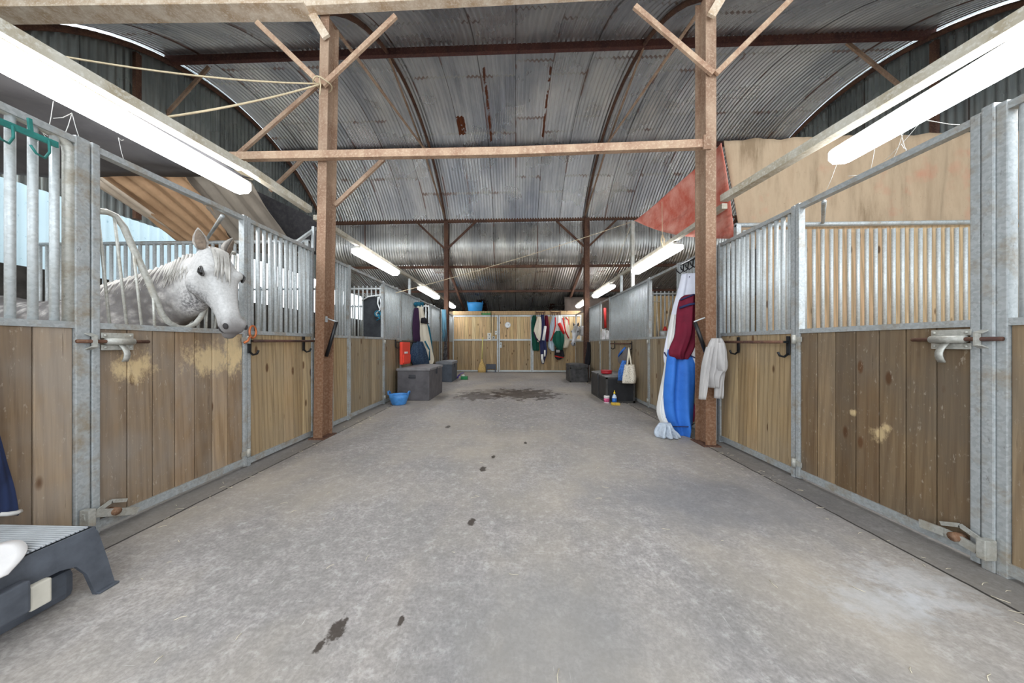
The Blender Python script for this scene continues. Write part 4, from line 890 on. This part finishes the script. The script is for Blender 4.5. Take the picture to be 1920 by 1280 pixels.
# --- chests
def chest(label, x0, x1, y0, y1, h, mat, lidmat, lidh=.07, over=.015, trunk=False, face='front', hand=None, handles=()):
    t = thing('storage_chest', label, 'chest', ((x0+x1)/2, (y0+y1)/2, 0), 'storage chests')
    MB().box((x0+.01, y0+.01, 0), (x1-.01, y1-.01, h-lidh), .012).build('chest_body', mat, t)
    l = MB().box((x0-over+.01, y0-over+.01, h-lidh), (x1+over-.01, y1+over-.01, h-.012), .014).build('lid', lidmat, t)
    m = MB(); N = 8; m.loft([[(x0+(x1-x0)*f_, y, h-.014+.022*math.sin(PI*f_)) for f_ in [k/N for k in range(N+1)]]+[(x1, y, h-.03), (x0, y, h-.03)] for y in (y0, y1)]); m.sm = [False]*len(m.sm); m.build('lid_crown', lidmat, l)
    if trunk:
        f = MB(); e = .014
        for xx in (x0, x1-.035):
            for yy in (y0, y1-.035): f.box((xx, yy, 0), (xx+.035, yy+.035, h-lidh))
        f.box((x0, y0, 0), (x1, y0+.02, .035)).box((x0, y0, 0), (x0+.02, y1, .035)).box((x1-.02, y0, 0), (x1, y1, .035))
        f.box((x0, y0, h-lidh-.03), (x1, y0+.02, h-lidh)).box((x0, y0, h-lidh-.03), (x0+.02, y1, h-lidh)).box((x0-.002, (y0+y1)/2-.015, 0), (x0+.02, (y0+y1)/2+.015, h-lidh))
        f.build('corner_trim', plain('trunk_trim', S(78, 76, 74), .5, .4, .2), t)
    for (cx_, z_, w_) in handles:
        MB().box((cx_-w_/2, y0-.012, z_-.035), (cx_+w_/2, y0+.004, z_+.035), .006).tube([(cx_-w_/2, y0-.014, z_-.01), (cx_-w_/2, y0-.03, z_-.012), (cx_+w_/2, y0-.03, z_-.012), (cx_+w_/2, y0-.014, z_-.01)], .006, 6).build('handle', DKP if not trunk else plain('trunk_trim', S(78, 76, 74)), t)
    MB().box(((x1 if x0 < 0 else x0)-.014, (y0+y1)/2-.03, h-lidh-.1), ((x1 if x0 < 0 else x0)+.014, (y0+y1)/2+.03, h-lidh+.03), .005).build('latch', DKP, t)
    return t
CH = plain('chest_grey', S(92, 88, 90), .7, 0, .2, 6, .15, 160); CHL = plain('chest_grey_lid', S(128, 124, 124), .7, 0, .2, 6); CH2 = plain('chest_slate', S(78, 84, 94), .6, 0, .15, 6); CH2L = plain('chest_slate_lid', S(126, 128, 132), .65, 0, .15, 6)
BK = plain('trunk_black', S(44, 44, 46), .45, .1, .25, 7); BKL = plain('trunk_lid_dusty', S(128, 126, 124), .65, 0, .3, 9); TR = plain('trunk_worn', S(74, 72, 72), .6, .1, .35, 8)
chest('large grey plastic chest standing by the left wall beside the blue skip', -2.31, -1.66, 5.95, 7.05, .64, CH, CHL, .06, handles=((-2.0, .47, .13),))
chest('dark slate chest next to the far left column', -2.31, -1.83, 8.9, 9.74, .60, CH2, CH2L, .09)
chest('black trunk with a dusty lid and red tub on top by the right wall', 1.70, 2.24, 5.86, 6.98, .51, BK, BKL, .035, trunk=True, handles=((1.98, .40, .14),))
chest('worn dark trunk in front of the far right column', 1.58, 2.10, 8.98, 9.70, .52, TR, TR, .10, trunk=True, handles=((1.84, .40, .12),))
q = unp(1137, 700, Y=6.2)
t = thing('red_tub', 'round red tub lying on the black trunk', 'tub', (q.x, 6.2, .513)); MB().lathe((q.x, 6.2, .519), [(.1, 0), (.105, .02), (.105, .05)], 20).build('tub_body', plain('red_plastic', S(176, 40, 48), .4, 0, .1), t); MB().lathe((q.x, 6.2, .569), [(.11, 0), (.11, .015), (.09, .02)], 20).build('lid', plain('red_plastic', S(176, 40, 48)), t)
# bottles and sponge in front of the black trunk
q = unp(1136, 754, Z=0); PK = plain('white_tub', S(240, 226, 228), .4, 0, .05); t = thing('supplement_tub', 'small white tub with a pink label in front of the black trunk', 'tub', (q.x, q.y-.05, 0))
MB().lathe((q.x, q.y-.05, 0), [(.048, 0), (.05, .01), (.05, .1), (.046, .105)], 18).build('tub_body', PK, t); MB().lathe((q.x, q.y-.05, .105), [(.052, 0), (.052, .025), (.046, .03)], 18).build('lid', plain('tub_lid', S(250, 236, 232), .4), t)
MB().lathe((q.x, q.y-.05, .02), [(.0512, 0), (.0512, .07)], 18).build('paper_label', plain('pink_label', S(226, 96, 140), .5, 0, .4, 40), t)
q = unp(1147, 753, Z=0); t = thing('spray_bottle', 'blue and clear bottle with a yellow nozzle in front of the black trunk', 'bottle', (q.x, q.y-.16, 0)); c_ = (q.x, q.y-.16)
MB().lathe((*c_, 0), [(.04, 0), (.042, .01), (.042, .11), (.03, .15), (.016, .165), (.016, .18)], 18, 1, .8).build('bottle_body', plain('bottle_pale', S(206, 222, 240), .3, 0, .05), t); MB().lathe((*c_, .015), [(.0435, 0), (.0435, .085)], 18, 1, .8).build('paper_label', plain('bottle_label', S(52, 116, 200), .4, 0, .2, 30), t); MB().lathe((*c_, .18), [(.018, 0), (.018, .02), (.008, .035), (.006, .06)], 12).build('nozzle', plain('yellow_plastic', S(244, 206, 40), .4, 0, .05), t)
q = unp(1152, 758, Z=0); one(MB().box((q.x-.075, q.y-.1, 0), (q.x+.075, q.y-.02, .045), .01), 'sponge', plain('sponge_yellow', S(214, 176, 72), .9, 0, .25, 30), 'yellow sponge lying in front of the spray bottle', 'sponge')
# --- tote and things on the right wall
TOT = Mat('speckled_canvas', .9, 0, .2); vv = TOT.n('TexVoronoi', None, Vector=TOT.geo(), Scale=55).outputs['Distance']; TOT.col(TOT.mix(TOT.ramp(TOT.math('ADD', vv, TOT.math('MULTIPLY', TOT.noise(TOT.geo(), 12, 3), .3)), (.36, 1.), (.46, 0.)), S(232, 222, 204), S(112, 96, 80)))
t = thing('tote_bag', 'cream speckled tote bag hanging on the right stall front', 'tote bag', unp(1180, 700, X=XR-.1))
cloth_body([(683, 1171, 1189), (695, 1169, 1191), (708, 1166, 1193), (718, 1167, 1192)], 'Y', 5.74, depth=.12, folds=1.2, seed=21, amp=.25).build('bag_body', TOT.m, t)
MB().tube([unp(1176, 685, Y=5.68), unp(1178, 668, Y=5.72), unp(1179, 652, Y=5.76), unp(1181, 668, Y=5.72), unp(1184, 685, Y=5.68)], .016, 6).build('strap', CRM, t)
cloth('fly_mask', fabric('grey_mesh', S(120, 114, 112), S(90, 86, 86), .9, .4, 60, 12), 'grey mesh fly mask hanging above the speckled tote', 'fly mask', [(652, 1174, 1182), (660, 1167, 1181), (672, 1163, 1180), (682, 1165, 1177)], 'X', XR-.05, None, [(BLUE, [(1178, 652, .06), (1173, 661, .1), (1168, 666, .08), (1163, 671, .03)], .022)], depth=.12, folds=1.5, seed=22)
m = MB(); rr = random.Random(8)
for i in range(6): a = 1164+rr.uniform(-3, 4); m.tube([unp(a+5, 676, Y=5.78), unp(a+rr.uniform(-2, 2), 696, Y=5.74), unp(a-2+rr.uniform(-1, 1), 713, Y=5.74)], .016, 6)
one(m, 'lead_rope_bundle', fabric('bright_blue_rope', S(70, 120, 196), S(30, 44, 80), .9, .8, 100, 30), 'bright blue rope bundle beside the speckled tote', 'ropes')
cloth('black_jacket', BLACK, 'black jacket hanging beside the far right column', 'jacket', [(641, 1101, 1106), (655, 1100, 1108), (672, 1097, 1109), (684, 1096, 1106)], 'Y', 9.62, None, None, depth=.10, folds=2, seed=23)
# tools seen over the right stall doors
SH = plain('shovel_shaft', S(206, 190, 166), .7, 0, .2); RP_ = plain('red_paint', S(196, 48, 44), .5, 0, .15); t = thing('shovel', 'shovel with a pale shaft leaning on the pine boards', 'shovel', (3.35, 7.4, .9), 'stable tools')
a, b = unp(1231, 566, Y=7.32), unp(1237, 632, Y=7.32); b.z = .9
MB().tube([b, a], .016, 8).build('shaft', SH, t); MB().tube([a+V((-.08, 0, .02)), a+V((.08, 0, .0))], .014, 8).build('grip', SH, t); MB().sheet(lambda u, v: b+V((-.1+.2*u, -.03*math.sin(PI*u), -.3*v)), 6, 5, .005).build('blade', RP_, t)
t = thing('shovel', 'steel scoop with red socket behind the tall rug pile', 'shovel', (3.6, 7.4, .9), 'stable tools')
a, b = unp(1258, 562, Y=7.36), unp(1247, 620, Y=7.36)
MB().tube([b, a], .015, 8).build('shaft', SH, t); MB().lathe((b.x, b.y, b.z-.02), [(.03, 0), (.05, .04), (.02, .12)], 10).build('socket', RP_, t); MB().sheet(lambda u, v: b+V((-.13+.26*u, -.06*math.sin(PI*u), -.42*v+.06*math.cos(PI*u)**2*v)), 8, 6, .005).build('blade', GALV, t)
t = thing('stable_fork', 'red handled fork standing behind the narrow right stall door', 'fork', (2.75, 8.6, .6), 'stable tools')
a, b = unp(1134, 577, Y=8.6), unp(1136, 640, Y=8.6); MB().tube([a, a.lerp(b, .6)], .035, 8).build('handle', RP_, t); MB().tube([a.lerp(b, .6), b-V((0, 0, .5))], .018, 8).build('shaft', GALV, t)
# --- skip, broom, dustpan, clock, wiring at the back
q = V((-2.13, 5.60, 0)); SKB = plain('skip_blue', S(74, 140, 206), .45, 0, .15, 14)
t = thing('rubber_skip', 'blue rubber skip on the floor in front of the grey chest', 'skip', q)
MB().lathe(q, [(.115, .0), (.125, .01), (.165, .12), (.178, .185), (.168, .185), (.155, .12), (.115, .02), (.02, .018)], 24).build('tub_body', SKB, t)
for s in (-1, 1): MB().tube([q+V((s*.172, -.06, .18)), q+V((s*.19, -.03, .235)), q+V((s*.19, .03, .235)), q+V((s*.172, .06, .18))], .013, 6).build('handle', SKB, t)
q = unp(891, 582, Y=12.55); q.z = ZBK+.002; TB = plain('tub_blue', S(66, 158, 226), .4, 0, .08)
t = thing('feed_tub', 'bright blue feed tub sitting on top of the pine partition', 'tub', q)
MB().lathe(q, [(.26, 0), (.27, .01), (.32, .3), (.335, .37), (.32, .37), (.3, .3), (.25, .02), (.02, .02)], 26).build('tub_body', TB, t)
for s in (-1, 1): MB().tube([q+V((s*.3, -.1, .36)), q+V((s*.3, -.06, .43)), q+V((s*.3, .06, .43)), q+V((s*.3, .1, .36))], .016, 6).build('handle', TB, t)
struct(MB().box((bp(849, 590).x-.3, YBK+.08, ZBK-.05), (bp(1088, 590).x+.3, 13.2, ZBK)), 'ceiling_feed_room', W_FAR)
t = thing('broom', 'corn broom with a yellow handle leaning on the pine wall', 'broom', (bp(904, 700).x, YBK-.12, 0)); x = bp(904, 690).x
STR = plain('straw', S(212, 178, 114), .9, 0, .3, 50); zt = bp(904, 632).z
MB().tube([(x, YBK-.12, .5), (x+.03, YBK-.04, zt)], .016, 8).build('handle', plain('yellow_pole', S(222, 214, 130), .5, 0, .05), t)
MB().loft([ring((x, YBK-.12, z), (1, 0, 0), (0, 1, 0), w_, d_, d_, 1, 16) for z, w_, d_ in ((.0, .15, .06), (.1, .16, .06), (.28, .11, .045), (.42, .05, .03), (.52, .025, .025))]).build('bristles', STR, t)
MB().tube([(x+.03, YBK-.04, zt), (x+.033, YBK-.035, zt+.16)], .012, 6).build('hanging_grip', DKP, t)
t = thing('dustpan', 'dark upright dustpan standing beside the broom', 'dustpan', (bp(921, 700).x, YBK-.1, 0)); a, b = bp(912, 688), bp(930, 702)
MB().box((a.x, YBK-.1, .12), (b.x, YBK-.05, .32), .015).build('pan', plain('slate_plastic', S(74, 78, 88), .5), t); MB().box((a.x, YBK-.12, 0), (a.x+.04, YBK-.04, .14)).box((b.x-.04, YBK-.12, 0), (b.x, YBK-.04, .14)).build('pan_side', plain('slate_plastic', S(74, 78, 88)), t)
q = bp(952, 609, .03); t = thing('wall_clock', 'round white wall clock on the pine door', 'clock', q); rot = lambda m: m
def disc(c, r, y0, y1): m = MB(); m.loft([[(c.x+r*math.cos(2*PI*k/28), y, c.z+r*math.sin(2*PI*k/28)) for k in range(28)] for y in (y0, y1)]); m.sm = [False]*len(m.sm); return m
disc(q, .115, q.y-.005, YBK-.012).build('rim', plain('clock_rim', S(206, 206, 206), .4, .2), t); fc = disc(q, .098, q.y-.007, q.y-.003).build('dial', plain('clock_dial', S(246, 246, 244), .5, 0, .02), t)
hm = MB()
for k in range(12): a = 2*PI*k/12; hm.bar(q+V((.08*math.cos(a), -.009, .08*math.sin(a))), q+V((.092*math.cos(a), -.009, .092*math.sin(a))), .006, .002, (0, 1, 0))
hm.build('hour_marks', BLKM, fc)
for nm, a, l_ in (('minute_hand', .35, .075), ('hour_hand', -.3, .05)): MB().bar(q+V((0, -.0115, 0)), q+V((l_*math.cos(a), -.0115, l_*math.sin(a))), .008, .002, (0, 1, 0)).build(nm, BLKM, fc)
WP = plain('white_plastic', S(226, 224, 216), .5, 0, .05)
for (a, b, c_, d, nm, mt, lb) in ((914, 624, 921, 631, 'switch_box', WP, 'larger white switch box left of the pine door'), (914, 631.5, 921, 637, 'power_socket', WP, 'white power socket below the larger switch box'), (923, 630, 928, 636, 'junction_box', GALV_D, 'small grey junction box right of the switch boxes'), (928, 620, 932, 627, 'light_switch', WP, 'small light switch beside the pine door frame')):
    p, q = bp(a, b), bp(c_, d); t = thing(nm, lb, 'electrical box', ((p.x+q.x)/2, YBK, q.z)); MB().box((p.x, YBK-.05, q.z), (q.x, YBK+.012, p.z), .008).build('casing', mt, t); MB().box(((p.x+q.x)/2-.015, YBK-.06, (p.z+q.z)/2-.02), ((p.x+q.x)/2+.015, YBK-.048, (p.z+q.z)/2+.02), .004).build('rocker', DKP, t)
for px, p0, p1, lb in ((921, 584, 624, 'left'), (926.5, 587, 630, 'right')):
    p, q = bp(px, p0), bp(px, p1); one(MB().tube([(p.x, YBK-.03, p.z), (q.x, YBK-.03, q.z)], .012, 6), 'conduit', plain('conduit_brown', S(92, 74, 60), .6), f'{lb} dark conduit running down the pine wall to the switches', 'conduit', 'conduits')
t = thing('hook_rack', 'green hook rack over the top of the pine partition', 'hook rack', (bp(912, 588).x, YBK-.05, bp(912, 588).z), 'hook racks'); GP = plain('green_paint', S(88, 156, 88), .5); a, b = bp(903, 588), bp(920, 588)
MB().box((a.x, YBK-.05, a.z-.05), (b.x, YBK-.035, a.z+.02)).build('rack_bar', GP, t)
for k in range(4): xx = a.x+.03+(b.x-a.x-.06)*k/3; MB().tube([(xx, YBK-.05, a.z+.1), (xx, YBK-.06, a.z-.02), (xx, YBK-.11, a.z-.03), (xx, YBK-.13, a.z+.02)], .009, 6).build('hook', GP, t)
for a_, b_, lb in ((1004, 1022, 'left'), (1032, 1051, 'right')):
    a, b = bp(a_, 586), bp(b_, 586); t = thing('rug_rack', f'brown hook rack holding the {lb} bunch of rugs on the pine wall', 'hook rack', ((a.x+b.x)/2, YBK-.05, a.z), 'hook racks')
    m = MB().box((a.x, YBK-.06, a.z-.02), (b.x, YBK-.04, a.z+.02))
    for xx in (a.x+.01, b.x-.01): m.box((xx-.012, YBK-.055, a.z-.16), (xx+.012, YBK-.035, a.z+.1))
    m.build('rack_bar', RUST_D, t)
    for k in range(4): xx = a.x+.06+(b.x-a.x-.12)*k/3; MB().tube([(xx, YBK-.06, a.z), (xx, YBK-.07, a.z-.1), (xx, YBK-.12, a.z-.12), (xx, YBK-.14, a.z-.07)], .01, 6).build('hook', RUST_D, t)
G1 = 'rugs on the left rack of the pine wall'; G2 = 'rugs on the right rack of the pine wall'; K = YBK-.06
def wallrug(mat, label, rows, d, g, depth=.1, seed=0, trim=None): cloth('horse_rug', mat, label, 'horse rug', rows, 'Y', K-d, g, trim, depth=depth, folds=2, seed=seed, amp=.5)
wallrug(GREEN, 'dark green rug at the left of the left bunch on the pine wall', [(591, 999, 1005), (605, 996, 1006), (635, 997, 1010), (657, 999, 1011)], 0, G1, .1, 31)
wallrug(CRM, 'cream rug in the left bunch on the pine wall', [(594, 1008, 1014), (606, 1004, 1016), (621, 1001, 1016), (632, 1005, 1014), (641, 1008, 1012)], .16, G1, .09, 32, [(PURP, [(1001, 622, .02), (1005, 634, .04), (1012, 641, .04)], .03)])
wallrug(NAVY, 'navy rug with white hem in the left bunch on the pine wall', [(590, 1014, 1020), (610, 1012, 1022), (640, 1012, 1024), (660, 1013, 1026), (674, 1014, 1022), (682, 1016, 1020)], .1, G1, .12, 33, [(WHITE, [(1022, 612, .05), (1020, 625, .14), (1018, 638, .14)], .06), (WHITE, [(1016, 664, .1), (1016, 672, .12), (1018, 680, .08)], .05), (WHITE, [(1021, 656, .1), (1021, 668, .1)], .035)])
wallrug(MAROON, 'maroon rug at the right of the left bunch on the pine wall', [(591, 1022, 1027), (605, 1021, 1029), (622, 1022, 1030), (640, 1022, 1028)], .04, G1, .1, 34)
wallrug(fabric('ice_blue', S(212, 226, 236), S(180, 194, 206)), 'ice blue rug at the left of the right bunch on the pine wall', [(592, 1036, 1041), (610, 1031, 1042), (635, 1029, 1042), (650, 1028, 1040), (658, 1034, 1040)], 0, G2, .1, 35)
wallrug(WHITE, 'white rug with red edging in the right bunch on the pine wall', [(591, 1041, 1054), (605, 1040, 1057), (622, 1036, 1060), (638, 1033, 1046)], .1, G2, .1, 36, [(REDC, [(1041, 595, .05), (1041, 610, .05), (1037, 628, .06), (1032, 639, .05)], .025), (REDC, [(1047, 606, .13), (1052, 616, .14), (1055, 626, .1)], .07), (REDC, [(1055, 596, .06), (1060, 622, .05), (1066, 634, .04)], .025)])
wallrug(CRM, 'cream rug with red piping at the right of the right bunch on the pine wall', [(594, 1058, 1064), (602, 1057, 1066), (620, 1056, 1068), (640, 1055, 1068), (652, 1054, 1064)], .03, G2, .1, 37, [(REDC, [(1060, 595, .08), (1065, 600, .06), (1066, 608, .03), (1063, 613, .04)], .022)])
wallrug(GREEN, 'bottle green rug low in the right bunch on the pine wall', [(620, 1043, 1052), (627, 1038, 1057), (638, 1036, 1058), (648, 1041, 1056), (656, 1046, 1055)], .22, G2, .12, 38)
wallrug(BLACK, 'dark tartan hem at the bottom of the right bunch on the pine wall', [(652, 1042, 1054), (660, 1040, 1057), (668, 1040, 1058), (674, 1044, 1050)], .14, G2, .1, 39, [(REDC, [(1040, 667, .05), (1048, 669, .1), (1056, 670, .06)], .02), (GREYC, [(1042, 658, .1), (1049, 658, .12)], .06)])
# --- green grooming tub by the slate chest
q = unp(870, 711, Z=0); t = thing('grooming_box', 'small green grooming box on the floor beyond the slate chest', 'grooming box', q)
MB().box((q.x-.09, q.y-.1, 0), (q.x+.11, q.y+.1, .1), .012).build('box_body', plain('green_plastic', S(38, 128, 74), .45), t); MB().ell((q.x-.02, q.y, .12), (.05, .04, .03)).build('brush_back', WP, t)
q = unp(862, 710, Z=0); one(MB().tube([q+V((-.06, 0, .012)), q+V((-.03, 0, .12)), q+V((.03, 0, .17)), q+V((.12, .05, .19))], .014, 6).tube([q+V((-.1, 0, .015)), q+V((-.04, .02, .1)), q+V((.02, .03, .12))], .02, 6), 'hoof_pick', plain('violet_plastic', S(96, 78, 160), .5), 'violet handled brush propped beside the green grooming box', 'brush')
# --- near left: stool, cloth, jacket, hook rack, carabiner
SP = plain('stool_plastic', S(84, 88, 96), .5, 0, .22, 12, .12, 90)
t = thing('step_stool', 'dark plastic step stool with ribbed top on the floor at the lower left', 'step stool', (-2.1, 1.18, 0))
a = unp(172, 985, Z=.275); xw, xa, ye, yn = -2.36, -1.90, a.y, .84
def arch(x, o):    # a skirt with an arched opening and two splayed legs
    ps = [(ye-.01, .275), (ye+.0, .25), (ye+.012, .12), (ye+.02, 0), (ye-.045, 0), (ye-.06, .1), (ye-.085, .15), (ye-.13, .165), (yn+.12, .165), (yn+.05, .155), (yn+.02, .1), (yn-.02, 0), (yn-.075, 0), (yn-.035, .12), (yn, .275)]
    m = MB(); m.prism([(x+o*(.06*(1-z/.275)), y, z) for y, z in ps], (-o*.018, 0, 0)); return m
arch(xa, 1).build('side_skirt', SP, t); arch(xw, 0).build('side_skirt', SP, t)
top = MB().box((xw, yn, .255), (xa, ye, .275), .008).build('tread', SP, t)
rb = MB()
for k in range(34): y = yn+.02+(ye-yn-.04)*k/33; rb.box((xw+.02, y-.0036, .273), (xa-.02, y+.0036, .281))
rb.build('grip_ribs', plain('rib_pale', S(186, 188, 190), .6, 0, .1), top)
MB().box((xw, ye-.02, .13), (xa, ye-.004, .262)).build('end_skirt', SP, t)
MB().box((xa+.045, ye-.045, 0), (xa+.075, ye+.025, .010), .004).build('foot', SP, t)
a, b = unp(50, 1062, X=xa+.075), unp(102, 1042, X=xa+.075)
t2 = thing('tool_drawer', 'low dark plastic tray tucked under the step stool', 'tray', (-1.95, 1.0, 0)); YN2 = .5
MB().box((xw+.08, YN2, 0.002), (xa-.025, ye-.05, .13), .03).build('tray_body', SP, t2)
MB().box((xa-.03, YN2, .10), (xa-.015, ye-.18, .155), .004).build('tray_lip', SP, t2)
t3 = thing('side_bin', 'dark plastic side bin clipped along the step stool', 'bin', (-1.86, .9, .1)); yb0 = unp(45, 1070, X=xa+.03).y
MB().box((xa+.022, .45, .085), (xa+.06, yb0, .205), .008).build('bin_front', SP, t3); MB().box((xa+.022, yb0+.004, .075), (xa+.05, unp(98, 1060, X=xa+.05).y, .17), .006).build('bin_liner', plain('liner_cream', S(206, 200, 186), .6, 0, .1), t3)
t = one(MB().sheet(lambda u, v: V((-2.10+.30*u-.02*v*u, .55+(.60+.05*math.sin(PI*u)-.10*u*u)*v, .302+.008*math.sin(9*u+5*v)+.006*math.sin(13*v-2*u)-.03*max(0, u-.7)/.3)), 20, 20, .004), 'white_towel', fabric('white_towel', S(232, 228, 226), S(206, 198, 194), .95, .5), 'crumpled white towel lying on the step stool', 'towel')
cloth('navy_jacket', DEN, 'navy jacket with white trim hanging at the left edge', 'jacket', [(600, -62, -40), (640, -75, -36), (720, -80, -24), (790, -70, -10), (838, -62, 3), (870, -66, 12), (915, -72, 26), (958, -80, 34), (966, -80, 33)], 'X', XL+.012, None, [(WHITE, [(-80, 964, .02), (-40, 964, .036), (0, 963, .036), (20, 961, .028), (33, 958, .012)], .010)], depth=.055, folds=1.5, seed=41)
TQ = plain('teal_paint', S(52, 128, 120), .45, .1, .2, 20); t = thing('hook_rack', 'teal hook rack on the top tube of the nearest left panel', 'hook rack', unp(50, 250, X=XL+.04), 'hook racks')
MB().bar(unp(-60, 203, X=XL+.02), unp(108, 272, X=XL+.02), .012, .03).bar(unp(58, 248, X=XL+.016), unp(55, 222, X=XL+.016), .012, .012).build('rack_bar', TQ, t)
for x in (92, 24, -30):
    z0 = 272-(108-x)*.41; MB().tube([unp(x, z0-2, X=XL+.03), unp(x+1, z0+20, X=XL+.035), unp(x-8, z0+31, X=XL+.045), unp(x-24, z0+22, X=XL+.055), unp(x-35, z0+6, X=XL+.06)], .0055, 6).build('hook', TQ, t)
OR = plain('orange_metal', S(206, 118, 72), .4, .4, .1); q = unp(474, 622, X=XL+.03)
one(MB().tube([q+V((0, .035*math.cos(a), .055*math.sin(a))) for a in [2*PI*i/16 for i in range(16)]], .009, 6, True).tube([q+V((0, -.03, -.04)), q+V((.01, -.06, -.08)), q+V((0, -.09, -.1))], .01, 6), 'snap_hook', OR, 'copper coloured snap hook on the end of the left blanket rail', 'snap hook')
# --- cobwebs round the two nearest lights
WEB = plain('cobweb_silk', S(214, 212, 206), .9, 0, .1)
def web(lines, X, label):
    m = MB()
    for a, b in lines:
        p, q = unp(*a, X=X), unp(*b, X=X); m.tube([p, p.lerp(q, .5)+V((0, 0, -.01)), q], .0016, 4)
    o = one(m, 'cobweb', WEB, label, 'cobweb'); o['kind'] = 'stuff'
web((((1730, 224), (1660, 300)), ((1695, 245), (1672, 305)), ((1730, 224), (1838, 236)), ((1570, 305), (1548, 360)), ((1640, 280), (1632, 320)), ((1690, 270), (1700, 280)), ((1590, 330), (1625, 322)), ((1690, 252), (1700, 285))), 2.42, 'wispy cobwebs under the nearest right strip light')
web((((100, 190), (92, 238)), ((92, 238), (130, 260)), ((135, 212), (120, 255)), ((135, 212), (150, 262)), ((100, 222), (135, 212)), ((222, 258), (232, 300)), ((222, 258), (232, 262)), ((40, 215), (90, 255)), ((75, 240), (92, 262))), -2.46, 'wispy cobwebs under the nearest left strip light')

# ------------------------------------------------------------------ loose straw on the concrete
rr = random.Random(12); m = MB()
for i in range(420):
    y = rr.uniform(.75, 11); x = rr.choice((rr.uniform(-2.2, 2.0), rr.gauss(-2.2, .06), rr.gauss(2.1, .07)))
    if not -2.33 < x < 2.24: continue
    a = rr.uniform(0, PI); l_ = rr.uniform(.012, .05); d = V((math.cos(a), math.sin(a), 0))*l_/2; q = V((x, y, .0022))
    m.tube([q-d, q+V((-d.y*.2, d.x*.2, .001)), q+d], .0011 if y < 4 else .002, 4)
o = one(m, 'loose_straw', plain('straw_bits', S(226, 214, 188), .8, 0, .15), 'loose bits of straw scattered over the concrete aisle', 'straw'); o['kind'] = 'stuff'
# ------------------------------------------------------------------ world
w = bpy.data.worlds.new('sky'); sc.world = w; w.use_nodes = True; nt = w.node_tree; nt.nodes.clear()
bg = nt.nodes.new('ShaderNodeBackground'); bg.inputs[0].default_value = (.85, .93, 1, 1); bg.inputs[1].default_value = 1.6
wo = nt.nodes.new('ShaderNodeOutputWorld'); nt.links.new(bg.outputs[0], wo.inputs[0])
vs = sc.view_settings; vs.view_transform = 'Standard'; vs.look = 'None'; vs.gamma = 1; vs.use_curve_mapping = False; vs.exposure = 1.1
sc.display_settings.display_device = 'sRGB'
sc.cycles.use_denoising = True; sc.cycles.max_bounces = 8; sc.cycles.diffuse_bounces = 5
